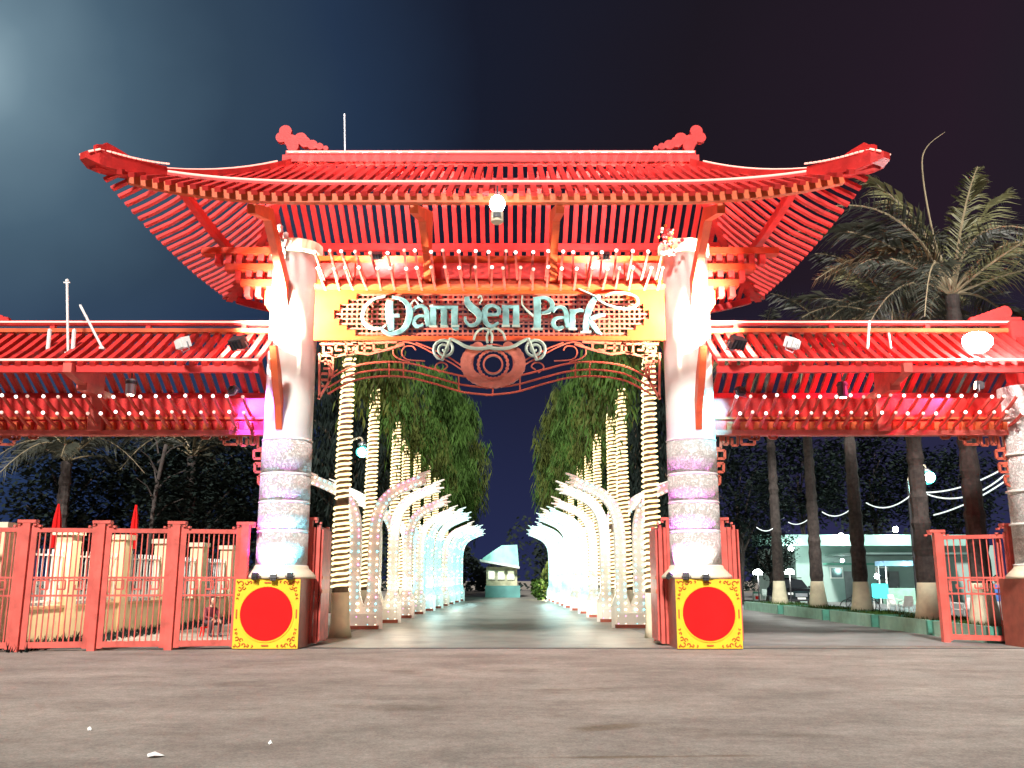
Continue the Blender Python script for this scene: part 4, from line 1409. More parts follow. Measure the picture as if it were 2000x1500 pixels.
kk = ['warm', 'pale', 'warm', 'pale', 'cool', 'cool', 'pale', 'cool', 'cool', 'cool', 'cool', 'cool']
for i in range(10):
    y = 30.9 + 4.3 * i
    x = -4.85 + .08 * i
    k = kk[i]
    col = {'warm': (1, .80, .58), 'pale': (1, .92, .72), 'cool': (.6, 1, .98)}[k]
    place_fork(k, (x, y, 0), '%s light column from the gate in the row on the railing gate side' % ordn[i], col, 12 + 1.0 * i, .06 * math.sin(i * 2.3), .93 + .03 * math.sin(i * 1.7))
kk = ['pale', 'pale', 'warm', 'cool', 'pale', 'cool', 'cool', 'cool', 'cool', 'cool']
for i in range(10):
    y = 31.6 + 4.3 * i
    x = 3.95 - .08 * i
    k = kk[i]
    col = {'warm': (1, .80, .58), 'pale': (1, .95, .76), 'cool': (.6, 1, .98)}[k]
    place_fork(k, (x, y, 0), '%s light column from the gate in the row on the car park side' % ordn[i], col, 12 + 1.0 * i, .06 * math.sin(i * 2.3), .93 + .03 * math.sin(i * 1.7))

# tall weeping trees behind the rows
def trunk_mesh(h, r0, seed):
    rnd = random.Random(seed)
    m = MB()
    ps = [Vector((.12 * math.sin(k * .9 + seed), .1 * math.cos(k * .7), h * k / 7)) for k in range(8)]
    m.tube(ps, [r0 * (1 - .07 * k) + (.1 if k == 0 else 0) for k in range(8)], 9)
    for k in range(7):
        a = rnd.uniform(0, 6.28); b = ps[3 + k % 4]
        e = b + Vector((math.cos(a) * 1.6, math.sin(a) * 1.6, 1.2 + rnd.random()))
        m.tube([b, b.lerp(e, .5) + Vector((0, 0, .2)), e], [r0 * .4, r0 * .28, r0 * .1], 6)
    return m


TALL = [weeping_crown(3.1, 10.5, 10500, 1.35, 40 + k).mesh('crown', M[mm], (0, 0, 0)) for k, mm in enumerate(('leaf', 'leaf_olive', 'leaf'))]
TALLD = weeping_crown(2.6, 8.0, 6500, 1.0, 47).mesh('crown', M['leaf_dark'], (0, 0, 0))  # crown for the unlit near trees, shade put into its leaf colour
TRK = trunk_mesh(11, .3, 2).mesh('trunk', M['trunk'], (0, 0, 0), True)
tl = [(-8.6, 45, 13.0), (-8.3, 56, 15.0), (-6.6, 66, 17.0), (-5.9, 77, 17.5), (-5.7, 90, 18.0), (-8.0, 104, 18)]
for i, (x, y, h) in enumerate(tl):
    t = thing('weeping_tree', (x, y, 0), '%s tall drooping tree behind the lit row on the railing gate side' % ordn[i], 'tree', 'tall drooping trees along the avenue', i * 1.1)
    o = bpy.data.objects.new('trunk', TRK); COL.objects.link(o); o.parent = t
    o = bpy.data.objects.new('crown', TALL[i % 3] if i > 1 else TALLD); COL.objects.link(o); o.parent = t; o.location = (0, 0, h); o['kind'] = 'stuff'; o.scale = (1.15, 1.15, 1.15)
tr_ = [(8.2, 47, 13.0), (7.9, 57, 15), (5.9, 66, 17), (5.5, 77, 17.5), (5.6, 90, 18), (8.0, 104, 18)]
for i, (x, y, h) in enumerate(tr_):
    t = thing('weeping_tree', (x, y, 0), '%s tall drooping tree behind the lit row on the car park side' % ordn[i], 'tree', 'tall drooping trees along the avenue', 2 + i * .9)
    o = bpy.data.objects.new('trunk', TRK); COL.objects.link(o); o.parent = t
    o = bpy.data.objects.new('crown', TALL[(i + 1) % 3] if i > 1 else TALLD); COL.objects.link(o); o.parent = t; o.location = (0, 0, h); o['kind'] = 'stuff'; o.scale = (1.15, 1.15, 1.15)

# street lamps
def street_lamp(label, u, v, Y, s, power=160):
    h = at(u, v, Y)
    base = Vector((h.x - s * .9, Y, 0))
    t = thing('street_lamp', base, label, 'street lamp')
    MB().tube([base, base + Vector((0, 0, h.z - .2))], [.09, .06], 8).build('pole', M['black'], t)
    arc = [base + Vector((0, 0, h.z - .25))] + [base + Vector((s * (.05 + .85 * (1 - math.cos(a)) / 1), 0, h.z - .25 + .75 * math.sin(a))) for a in [.3, .7, 1.1, 1.5]] + [h + Vector((0, 0, .16))]
    MB().tube(smooth_pts([tuple(p) for p in arc], 4), .035, 6).build('arm', M['cream'], t)
    MB().lathe([(.20, .22), (.18, .28), (.10, .34), (.04, .36)], h, 14).build('shade', M['grey_metal'], t)
    MB().ball(h - Vector((0, 0, .06)), .38 if u > 1000 else .26, 14, .85).build('globe', M['teal_globe'], t, smooth=True)
    MB().ball(h - Vector((0, .30 if u > 1000 else .20, .08)), .22 if u > 1000 else .15, 12).build('bulb', M['white_glow'], t, smooth=True)
    lamp('street_light', 'POINT', h - Vector((0, .1, .25)), power, (.45, 1, .88), t, size=.2)


street_lamp('glowing teal street lamp with curved arm between lit trunks behind the railing gate pillar', 708, 880, 36, 1, 120)
street_lamp('glowing teal street lamp shining over the car park trees', 1810, 930, 42, 1, 900)

# far end of the avenue
M['teal_wall'] = mat('teal_wall', (.10, .30, .28), .6, .2, 1)
fp = thing('pavilion', (-1.0, 84, 0), 'small bright lit pavilion closing the far end of the avenue', 'pavilion')
M['pav_roof'] = mat('cyan_lit_roof', (.35, .70, .64), .5, .25, 1.6)  # cyan lamplight put into the roof colour
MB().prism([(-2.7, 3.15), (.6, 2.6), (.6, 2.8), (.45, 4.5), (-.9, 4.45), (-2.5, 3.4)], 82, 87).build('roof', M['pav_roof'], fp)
MB().prism([(-2.8, 3.05), (.65, 2.45), (.65, 2.62), (-2.8, 3.25)], 81.6, 87.4).build('eave_board', M['white'], fp)
MB().box((-.9, 84.5, 1.35), (2.7, 4, 2.5)).build('wall', mat('pavilion_wall', (.5, .5, .32), .6, .3, 2), fp)
pm = glow('lit_window', (.9, 1.0, .6), .4)
for k in range(3):
    w_ = MB().box((-1.8 + k * .85, 82.44, 1.9), (.62, .08, .8)).build('window', M['white'], fp)
    MB().box((-1.8 + k * .85, 82.385, 1.9), (.48, .03, .64)).build('pane', pm, w_)
MB().box((-.8, 81.2, .5), (3.0, .3, 1.0)).build('parapet', M['teal_wall'], fp)
lamp('pavilion_light', 'POINT', (-1.2, 79.5, 4.2), 70, (.5, 1, .85), fp, size=.4)
hd = MB()
rnd = random.Random(3)
for k in range(2600):
    p = Vector((rnd.uniform(2.0, 5.2), rnd.uniform(70, 100), rnd.random() ** 1.3 * 1.5))
    a = rnd.uniform(0, 6.28); s_ = Vector((math.cos(a), math.sin(a), rnd.uniform(-.3, .6))) * .16; q_ = Vector((-math.sin(a), math.cos(a), .8)) * .14
    hd.add([p - s_, p + q_, p + s_, p - q_], [(0, 1, 2, 3)])
tag(hd.build('hedge', M['leaf'], origin=(3.6, 85, 0)), 'low leafy hedge at the far end of the avenue on the car park side', 'hedge')
ls = thing('lit_shrub', (3.1, 74, 0), 'yellow green shrub lit by a ground lamp at the far avenue end', 'shrub')
hs = MB(); rnd = random.Random(31)
for k in range(1500):
    z = rnd.random() * 3.4; rr = .9 * math.sin(math.pi * min(1, z / 3.6 + .12)) * rnd.random() ** .5; a = rnd.uniform(0, 6.28)
    p = Vector((3.1 + rr * math.cos(a), 74 + rr * math.sin(a), z + .2)); a = rnd.uniform(0, 6.28)
    s_ = Vector((math.cos(a) * .05, math.sin(a) * .05, 0)); q_ = Vector((math.cos(a + 1.5) * .12, math.sin(a + 1.5) * .12, -.3))
    hs.add([p - s_, p + s_, p + q_], [(0, 1, 2)])
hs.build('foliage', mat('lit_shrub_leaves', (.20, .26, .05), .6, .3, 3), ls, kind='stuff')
MB().tube([(3.1, 74, 0), (3.1, 74, 2.6)], .06, 6).build('stem', M['trunk'], ls)
gl_ = thing('ground_lamp', (2.6, 72.4, 0), 'low ground lamp at the foot of the yellow green shrub', 'lamp')
MB().lathe([(.10, 0), (.12, .1), (.09, .14)], (2.6, 72.4, 0), 10).build('body', M['black'], gl_)
MB().ball((2.6, 72.4, .16), .07, 8).build('lens', M['warm_glow'], gl_)
lamp('up_light', 'POINT', (2.6, 72.3, .4), 90, (1, .95, .55), gl_, size=.1)
bd = MB()
rnd = random.Random(9)
for k in range(20000):
    x = rnd.uniform(-60, 60)
    if -2.2 < x < 3.0 and rnd.random() < .7: continue
    z = rnd.random() ** .8 * (7 + 2.5 * math.sin(x * .3) + 2 * math.sin(x * .83 + 1))
    p = Vector((x, rnd.uniform(118, 128), z))
    a = rnd.uniform(0, 6.28); s_ = Vector((math.cos(a), math.sin(a) * .3, rnd.uniform(-.3, .6))) * .30; q_ = Vector((-math.sin(a), .2, .8)) * .24
    bd.add([p - s_, p + q_, p + s_, p - q_], [(0, 1, 2, 3)])
tag(bd.build('treeline', M['leaf_dark'], origin=(0, 120, 0)), 'dark far band of trees closing the park', 'trees', kind='stuff')

# ------------------------------------------------------------------ left background behind the railing gate
wa, wb = gnd(-80, 1275), gnd(470, 1206)
wall = thing('boundary_wall', (wa + wb) / 2, 'low cream wall with piers and white railing behind the closed gate', 'wall')
dW = (wb - wa); LW = dW.length; dW.normalize()
def WP(s, z): return wa + dW * s + Vector((0, 0, z))
MB().sweep([WP(0, .42), WP(LW, .42)], .28, .84).build('low_wall', M['wall_cream'], wall)
MB().sweep([WP(0, .87), WP(LW, .87)], .36, .07).build('coping', mat('coping_orange', (.55, .34, .18), .7, .1, 4), wall)
npi = 6
for k in range(npi):
    s = LW * (k + .35) / npi
    pr = MB().sweep([WP(s, 0), WP(s, 2.75)], .46, .46, up=tuple(dW)).build('pier', M['wall_cream'], wall)
    MB().sweep([WP(s, 2.75), WP(s, 2.90)], .62, .62, up=tuple(dW)).build('pier_cap', M['cream'], pr)
rm_ = None
ns = 84
for k in range(ns):
    s = LW * (k + .5) / ns
    if rm_ is None:
        o = MB().sweep([WP(s, .93), WP(s, 2.35)], .035, .035, up=tuple(dW)).build('spindle', M['white'], wall, origin=WP(s, 0)); rm_ = o.data
    else: inst('spindle', rm_, WP(s, 0), wall)
for z in (1.02, 1.62, 2.2):
    MB().sweep([WP(0, z), WP(LW, z)], .04, .05).build('rail', M['white'], wall)
# grass along the wall foot
gr = MB()
rnd = random.Random(12)
for k in range(1500):
    s = rnd.uniform(0, LW); o_ = rnd.uniform(.15, 1.5)
    p = WP(s, 0) + Vector((dW.y, -dW.x, 0)) * o_
    a = rnd.uniform(0, 6.28); hgt = rnd.uniform(.06, .26)
    gr.add([p + Vector((math.cos(a) * .03, math.sin(a) * .03, 0)), p - Vector((math.cos(a) * .03, math.sin(a) * .03, 0)), p + Vector((rnd.uniform(-.1, .1), rnd.uniform(-.1, .1), hgt))], [(0, 1, 2)])
tag(gr.build('grass', M['leaf_dark'], origin=WP(0, 0)), 'scrubby grass at the foot of the cream wall', 'grass', kind='stuff')
# bushy dark trees
def bushy(rad, h, n, seed):
    rnd = random.Random(seed)
    m = MB()
    cl = []
    for k in range(int(n / 30)):
        while True:
            p = Vector((rnd.uniform(-1, 1), rnd.uniform(-1, 1), rnd.uniform(-1, 1)))
            if .25 < p.length < 1: break
        cl.append(Vector((p.x * rad, p.y * rad, p.z * h / 2)))
    for c in cl:
        for j in range(30):
            p = c + Vector((rnd.gauss(0, .35), rnd.gauss(0, .35), rnd.gauss(0, .30)))
            a = rnd.uniform(0, 6.28); b = rnd.uniform(-.5, .9)
            s_ = Vector((math.cos(a), math.sin(a), b)).normalized() * rnd.uniform(.10, .2); q_ = Vector((-math.sin(a), math.cos(a), rnd.uniform(-.5, .5))) * rnd.uniform(.05, .09)
            m.add([p - s_, p + q_, p + s_, p - q_], [(0, 1, 2, 3)])
    return m


BUSH = [bushy(2.6, 5.2, 5200, 60 + k).mesh('crown', M['leaf_dark'], (0, 0, 0)) for k in range(2)]
TRKD = trunk_mesh(4.6, .17, 5).mesh('trunk', M['trunk_dark'], (0, 0, 0), True)
bl_ = [(-21, 44, 5.6, 1.25, 'broad dark tree farthest along beyond the cream wall at the frame edge'), (-17.3, 46, 5.2, 1.2, 'dark round tree beyond the cream wall behind the first railing panel'), (-14.2, 41, 4.8, 1.0, 'smaller dark tree beyond the cream wall behind the slim bare trunk'),
       (-11.8, 44, 5.4, 1.1, 'dark tree beyond the cream wall close to the railing gate pillar'), (-19, 52, 7.5, 1.35, 'tall dark tree standing back behind the broad dark tree'), (-12.8, 53, 7.2, 1.3, 'tall dark tree standing back near the railing gate pillar'), (-9.0, 49, 5.6, 1.1, 'dark tree seen beside the pillar behind the first light column')]
for i, (x, y, z, s, lb) in enumerate(bl_):
    t = thing('dark_tree', (x, y, 0), lb, 'tree', 'dark trees beyond the cream wall', i * .8)
    o = bpy.data.objects.new('trunk', TRKD); COL.objects.link(o); o.parent = t; o.scale = (s, s, s)
    o = bpy.data.objects.new('crown', BUSH[i % 2]); COL.objects.link(o); o.parent = t; o.location = (0, 0, z); o.scale = (s, s, s); o['kind'] = 'stuff'
a = gnd(277, 1190); b0 = Vector((-15.3, 39, 0))
t = thing('slim_tree', b0, 'slim dark bare trunk leaning beyond the railing gate', 'tree')
MB().tube(smooth_pts([tuple(b0), (b0.x + .15, 39, 2.5), (b0.x + .25, 39, 5.0), (b0.x + .55, 39, 7.2)], 4), .085, 7).build('trunk', M['trunk_dark'], t, smooth=True)
tw = MB()
for k in range(8):
    z = 4.0 + .4 * k; a_ = k * 2.1
    tw.tube([(b0.x + .25, 39, z), (b0.x + .25 + math.cos(a_) * .5, 39 + math.sin(a_) * .4, z + .6), (b0.x + .25 + math.cos(a_) * 1.2, 39 + math.sin(a_) * .8, z + .9)], [.04, .025, .012], 5)
tw.build('branches', M['trunk_dark'], t, kind='stuff')
# closed red parasols over the wall; the broad one stands for a red-lit trunk
for (u, w, vt, lb) in ((115, .14, 984, 'broad closed red parasol shape standing in for a red-lit trunk above the railing gate'), (266, .11, 986, 'pointed closed red parasol showing above the railing gate')):
    p = at(u, vt, 32)
    t = thing('parasol', (p.x, 32, 0), lb, 'parasol', 'closed red parasols behind the railing gate')
    MB().tube([(p.x, 32, 0), (p.x, 32, p.z)], .03, 6).build('pole', M['grey_metal'], t)
    m = MB()
    n = 14
    prof = [(w * .9, -1.5), (w * 1.05, -1.0), (w * .8, -.5), (.03, 0)]
    vs, fs = [], []
    for r, z in prof:
        for k in range(n):
            a_ = 6.283 * k / n
            rr = r * (1 + (.22 if k % 2 else -.12))
            vs.append((p.x + rr * math.cos(a_), 32 + rr * math.sin(a_), p.z + z))
    for i in range(3):
        for k in range(n):
            fs.append((i * n + k, i * n + (k + 1) % n, (i + 1) * n + (k + 1) % n, (i + 1) * n + k))
    m.add(vs, fs)
    m.build('folded_canopy', M['disc'], t)

# ------------------------------------------------------------------ feather palms
def frond_mesh(L, droop, nl, ll, seed, m_):
    rnd = random.Random(seed)
    m = MB()
    pts = []
    for i in range(11):
        f = i / 10
        pts.append(Vector((L * f * (1 - .22 * f * droop), 0, L * (.62 * f - droop * .95 * f * f))))
    m.tube(pts, [.045 * (1 - .85 * i / 10) + .004 for i in range(11)], 5)
    m.mat = 1
    for k in range(nl):
        f = .14 + .86 * (k + .5) / nl
        i = min(9, int(f * 10)); p = pts[i].lerp(pts[i + 1], f * 10 - i)
        d = (pts[i + 1] - pts[i]).normalized()
        for s in (-1, 1):
            tw_ = rnd.uniform(-.8, .8)
            side = Vector((0, s, 0))
            up = d.cross(side)
            dirv = (side * math.cos(tw_) + up * math.sin(tw_) * s * .8 + d * .75).normalized()
            ln = ll * (math.sin(math.pi * min(1, .18 + f * .80)) ** .6) * rnd.uniform(.75, 1.1)
            w = d * rnd.uniform(.010, .017)
            mid = p + dirv * ln * .55 + Vector((0, 0, -.04))
            tip = p + dirv * ln + Vector((0, 0, -ln * .38))
            m.add([p - w, p + w, mid + w * 1.2, tip, mid - w * 1.2], [(0, 1, 2, 3, 4)])
    return m.mesh('frond', [M['rachis'], m_], (0, 0, 0))


M['rachis'] = mat('palm_rachis', (.28, .22, .13), .6, .2, 4)
M['palm_leaf'] = mat('palm_leaflets', (.040, .042, .028), .55, .4, 2)
M['palm_dry'] = mat('dry_palm_leaflets', (.16, .092, .04), .7, .35, 2)
M['palm_yellow'] = mat('yellowing_leaflets', (.135, .13, .052), .6, .35, 2)
FR = [frond_mesh(4.3, .9, 70, 1.0, 1, M['palm_leaf']), frond_mesh(4.1, 1.25, 70, .95, 2, M['palm_leaf']), frond_mesh(4.6, .55, 72, .95, 3, M['palm_leaf']), frond_mesh(4.2, 1.0, 84, .95, 4, M['palm_dry']), frond_mesh(3.9, .35, 76, .8, 5, M['palm_yellow'])]


def palm(loc, h, label, seed, nf=13, lim=True, lean=.0, group='feather palms in the car park planters'):
    rnd = random.Random(seed)
    t = thing('feather_palm', loc, label, 'palm tree', group)
    loc = Vector(loc)
    n = 16
    def ax(z): return loc + Vector((lean * (z / h) ** 2, 0, z))
    def rd(z): return .30 - .012 * z + (.02 * math.sin(z * 9)) + .10 * max(0, 1 - z / .8)
    MB().tube([ax(1.15 + (h - 1.15) * i / 40) for i in range(41)], [rd(1.15 + (h - 1.15) * i / 40) * (1.05 if i % 2 else .96) * rnd.uniform(.98, 1.02) for i in range(41)], 10).build('trunk', M['trunk_dark'], t)
    MB().tube([ax(0), ax(.3), ax(.75), ax(1.16)], [rd(0) + .05, rd(.3) + .02, rd(.75) + .015, rd(1.15) + .015], 14).build('painted_foot', M['lime'], t, smooth=True)
    top = ax(h)
    for k in range(nf):
        az = 2.4 * k + rnd.uniform(-.3, .3)
        el_ = rnd.uniform(-.9, .35) if k > 3 else rnd.uniform(-1.1, -.6)
        me = FR[rnd.choice((0, 0, 1, 2, 2, 0, 1, 4))]
        inst('frond', me, top, t, (rnd.uniform(-.3, .3), el_ * .55, az), (1, 1, rnd.choice((.9, 1, 1.1))))
    return t, top


plx = 12.75
prow = [(12.75, 25.6, 9.3), (12.75, 29.0, 9.2), (13.6, 36.8, 10.6), (13.75, 42.5, 11.4), (13.45, 47.5, 12.0)]
plab = ['feather palm nearest the gate behind the end pillar', 'feather palm with the widest painted foot beside the open gate leaf', 'feather palm beside the cyan board', 'feather palm between the black car and the cyan board', 'feather palm with white painted foot nearest the folded gate leaves']
pal = []
for i, (x, y, h) in enumerate(prow):
    pal.append(palm((x, y, .32), h, plab[i], 70 + i, 14 if i < 3 else 11))
for (x, y, h, lb, sd_) in ((-19.4, 40, 6.6, 'shaggy palm beyond the cream wall behind the broad red parasol shape', 91), (-15.0, 43, 7.2, 'shaggy palm beyond the cream wall behind the pointed red parasol', 92)):
    palm((x, y, 0), h, lb, sd_, 12, group='feather palms beyond the cream wall')
# characteristic fronds seen over the roof
t0, top0 = pal[0]
t1, top1 = pal[1]
inst('frond', FR[3], top0 + Vector((.2, 0, .1)), t0, (.25, -.50, math.pi - .15), (1.15, 1.1, 1.15), label='dry brown drooping frond')
inst('frond', FR[4], top0 + Vector((.1, 0, .2)), t0, (0, -.75, math.pi * .85), (1.25, 1.1, 1.25), label='yellowing upright frond')
inst('frond', FR[2], top0, t0, (.1, -.62, 2.2), (1.2, 1, 1.2))
inst('frond', FR[4], top0, t0, (.3, -.95, .6), (1.2, 1, 1.2), label='yellowing upright frond')
inst('frond', FR[1], top1 + Vector((0, 0, .2)), t1, (0, -.45, math.pi + .1), (.9, 1, .9))
inst('frond', FR[0], top0, t0, (.2, -.75, math.pi * 1.1), (1.3, 1.15, 1.3))
inst('frond', FR[2], top0, t0, (-.2, -.35, math.pi * .95), (1.2, 1.1, 1.2))
inst('frond', FR[0], top0, t0, (-.1, -.9, math.pi * .5), (1.35, 1.15, 1.35))
inst('frond', FR[4], top0, t0, (-.1, -.6, .4), (1.3, 1.15, 1.3), label='yellowing upright frond')
sp_ = MB()
b_ = top0 + Vector((0, .1, 0))
sp_.tube(smooth_pts([tuple(b_), tuple(b_ + Vector((-.35, 0, 2.2))), tuple(b_ + Vector((-.45, 0, 4.0))), tuple(b_ + Vector((-.25, 0, 4.7))), tuple(b_ + Vector((.35, 0, 5.2)))], 5), [.035 - .028 * i / 20 for i in range(21)], 5)
sp_.build('spear_leaf', M['rachis'], t0)
# ------------------------------------------------------------------ planters
M['mint'] = mat('mint_kerb_paint', (.30, .52, .40), .6, .15, 3, .15, 30, dirt=(.2, .3, .22))
M['green'] = mat('green_kerb_paint', (.07, .27, .19), .6, .2, 3, .15, 30, dirt=(.04, .12, .09))
M['soil'] = mat('planter_soil', (.055, .04, .03), .95, .4, 6, .5, 20)
py_ = [(24.0, 27.2), (27.6, 31.3), (32.0, 36.3), (37.2, 42.6), (43.6, 50.0)]
for i, (ya, yb) in enumerate(py_):
    x0, x1 = 12.0 + .06 * i, 14.4
    t = thing('planter', ((x0 + x1) / 2, (ya + yb) / 2, 0), ['mint and green kerbed planter behind the open gate leaf', 'mint and green kerbed planter, nearest of the fully visible ones to the open gate leaf', 'mint and green kerbed planter below the white chairs', 'mint and green kerbed planter below the cargo bicycle', 'mint and green kerbed planter nearest the folded gate leaves'][i], 'planter', 'kerbed planters along the car park')
    MB().box((x0 + .07, (ya + yb) / 2, .21), (.14, yb - ya - .24, .42)).build('side_kerb', M['mint'], t)
    MB().box((x1 - .07, (ya + yb) / 2, .21), (.14, yb - ya - .24, .42)).build('side_kerb', M['mint'], t)
    MB().box(((x0 + x1) / 2, ya + .06, .205), (x1 - x0, .12, .41)).build('end_kerb', M['green'], t)
    MB().box(((x0 + x1) / 2, yb - .06, .205), (x1 - x0, .12, .41)).build('end_kerb', M['green'], t)
    MB().box(((x0 + x1) / 2, (ya + yb) / 2, .17), (x1 - x0 - .28, yb - ya - .24, .30)).build('soil', M['soil'], t)
    m = MB(); rnd = random.Random(90 + i)
    for k in range(700):
        p = Vector((rnd.uniform(x0 + .16, x1 - .16), rnd.uniform(ya + .15, yb - .15), .32)); a = rnd.uniform(0, 6.28); hh_ = rnd.uniform(.05, .22)
        m.add([p + Vector((math.cos(a) * .025, math.sin(a) * .025, 0)), p - Vector((math.cos(a) * .025, math.sin(a) * .025, 0)), p + Vector((rnd.uniform(-.1, .1), rnd.uniform(-.1, .1), hh_))], [(0, 1, 2)])
    m.build('grass_tufts', M['leaf'], t, kind='stuff')

# ------------------------------------------------------------------ car park: building, car, bicycles, chairs, lamps
M['mint_wall'] = mat('mint_plaster', (.27, .38, .34), .7, .18, .6, .1, 20, dirt=(.22, .30, .28), dscale=.6)
Yb_ = 66
b0 = at(1552, 1066, Yb_); b1 = at(1830, 1046, Yb_)
bld = thing('low_building', (25, Yb_ + 5, 0), 'low mint green building behind the car park trees', 'building')
MB().box(((b0.x + 34) / 2, Yb_ + 5, 1.95), (34 - b0.x, 10, 3.9)).build('wall', M['mint_wall'], bld)
MB().box((24.5, Yb_ - .6, 4.2), (34 - 21 + 2, 1.6, .75)).build('fascia', mat('mint_fascia', (.26, .46, .40), .6, .1, .8), bld)
MB().box((26.5, Yb_ - 2.6, 3.2), (9, 5.0, .12)).build('awning', mat('dark_awning', (.10, .16, .14), .7, .2, 1), bld)
MB().box((b0.x + 4.4, Yb_ - .06, 2.6), (5.0, .1, .14)).build('ledge', M['green'], bld)
for k, (dx, w, h) in enumerate(((4.0, 1.3, 2.1), (6.4, 1.5, 2.1), (9.0, 1.2, 2.1))):
    d = MB().box((b0.x + dx, Yb_ - .03, h / 2), (w, .1, h)).build('door', mat('door_grey', (.16, .17, .17), .5, .2, 2), bld)
    MB().box((b0.x + dx + w * .38, Yb_ - .1, 1.0), (.05, .06, .16)).build('handle', M['grey_metal'], d)
for k, (dx, z) in enumerate(((2.0, 2.9), (5.2, 2.9))):
    w_ = MB().box((b0.x + dx + .8, Yb_ - .03, z - .9), (.9, .1, .8)).build('window', M['white'], bld)
    MB().box((b0.x + dx + .8, Yb_ - .09, z - .9), (.74, .04, .64)).build('pane', mat('pane_dark', (.1, .14, .15), .1, .1, 1), w_)
for k, (u, v) in enumerate(((1643, 1047), (1749, 1034), (1545, 1071), (1645, 1095))):
    p = at(u, v, Yb_ - 1.7)
    t = thing('wall_lamp', p, ['white lamp above the roof of the mint building between two palms', 'white lamp above the fascia of the mint building', 'white lamp on the end corner of the mint building', 'small dim white lamp under the ledge of the mint building'][k], 'lamp', 'small lamps on the mint building')
    MB().ball(p, .20 if k < 3 else .12, 10).build('globe', M['white_glow'], t, smooth=True)
    MB().box((p.x, p.y + .85, p.z - .1), (.06, 1.5, .06)).build('arm', M['grey_metal'], t)
    if k in (0, 1, 2):
        lamp('wall_light', 'POINT', p - Vector((0, .35, .25)), 90, (.75, 1, .9), t, size=.15)
for k, (u, v) in enumerate(((1480, 1118), (1542, 1117))):
    p = at(u, v, 55)
    t = thing('garden_lamp', (p.x, 55, 0), ['white mushroom garden lamp next to the folded gate leaves', 'white mushroom garden lamp above the roof of the black car'][k], 'lamp', 'mushroom lamps by the cars')
    MB().lathe([(.26, -.12), (.28, .0), (.18, .12), (.04, .18)], p, 12).build('shade', M['white_glow'], t, smooth=True)
    MB().tube([(p.x, 55, 0), (p.x, 55, p.z - .1)], .04, 6).build('post', M['black'], t)
    lamp('garden_light', 'POINT', p - Vector((0, .2, .35)), 45, (1, .97, .85), t, size=.15)


def car(loc, label):
    t = thing('parked_car', loc, label, 'car')
    L = Vector(loc)
    paint = mat('black_car_paint', (.012, .012, .014), .18, .1, 2)
    glassm = mat('car_glass', (.03, .035, .04), .06, .1, 1)
    def loft(secs, nm, m_, par=t):
        """secs: (y, [(x,z)...]) symmetric outline half, mirrored"""
        m = MB(); vs = []; fs = []
        k = len(secs[0][1])
        for y, hs in secs:
            row = [(x, z) for x, z in hs] + [(-x, z) for x, z in reversed(hs)]
            vs += [(L.x + x, L.y + y, L.z + z) for x, z in row]
        n = 2 * k
        for i in range(len(secs) - 1):
            for j in range(n):
                fs.append((i * n + j, i * n + (j + 1) % n, (i + 1) * n + (j + 1) % n, (i + 1) * n + j))
        fs.append(tuple(range(n))[::-1]); fs.append(tuple(range((len(secs) - 1) * n, len(secs) * n)))
        m.add(vs, fs)
        return m.build(nm, m_, par, smooth=False)
    body = loft([(0, [(.70, .35), (.80, .5), (.74, .78), (.4, .86)]), (.25, [(.84, .28), (.90, .55), (.84, .92), (.4, .98)]), (1.2, [(.88, .25), (.93, .55), (.88, 1.0), (.4, 1.06)]), (3.9, [(.88, .25), (.93, .55), (.90, 1.06), (.4, 1.1)]), (4.5, [(.84, .3), (.90, .55), (.84, 1.02), (.4, 1.06)])], 'body', paint)
    loft([(1.15, [(.84, 1.0), (.80, 1.03), (.5, 1.05)]), (1.9, [(.82, 1.02), (.68, 1.52), (.4, 1.56)]), (3.4, [(.84, 1.05), (.70, 1.56), (.4, 1.62)]), (4.3, [(.82, 1.05), (.74, 1.2), (.4, 1.25)])], 'cabin', glassm)
    MB().box((L.x, L.y + 2.6, L.z + 1.64), (1.25, 1.6, .05)).build('roof', paint, t)
    MB().box((L.x, L.y - .02, L.z + .62), (.72, .06, .20)).build('grille', M['grey_metal'], t)
    MB().box((L.x, L.y - .05, L.z + .42), (.50, .03, .12)).build('number_plate', M['white'], t)
    MB().box((L.x, L.y + .05, L.z + .32), (1.62, .2, .14)).build('bumper', M['black'], t)
    for s in (-1, 1):
        MB().box((L.x + s * .64, L.y + .05, L.z + .70), (.30, .12, .13)).build('headlight', M['white'], t)
        MB().box((L.x + s * .98, L.y + 1.35, L.z + 1.08), (.18, .1, .13)).build('wing_mirror', paint, t)
        for y in (.9, 3.6):
            m = MB(); m.lathe([(.33, -.1), (.33, .1)], (0, 0, 0), 18)
            w_ = MB(); w_.v = [(L.x + s * .82 + z, L.y + y + x, L.z + .33 + yy) for x, yy, z in m.v]; w_.f = m.f; w_.m = m.m
            o = w_.build('wheel', M['black'], t)
            m2 = MB(); m2.lathe([(.19, -.11), (.19, .11)], (0, 0, 0), 14)
            w2 = MB(); w2.v = [(L.x + s * .83 + z, L.y + y + x, L.z + .33 + yy) for x, yy, z in m2.v]; w2.f = m2.f; w2.m = m2.m
            w2.build('rim', M['grey_metal'], o)


cp_ = gnd(1567, 1181)
car((17.6, 57.5, 0.0), 'black car parked facing the camera between the palms')


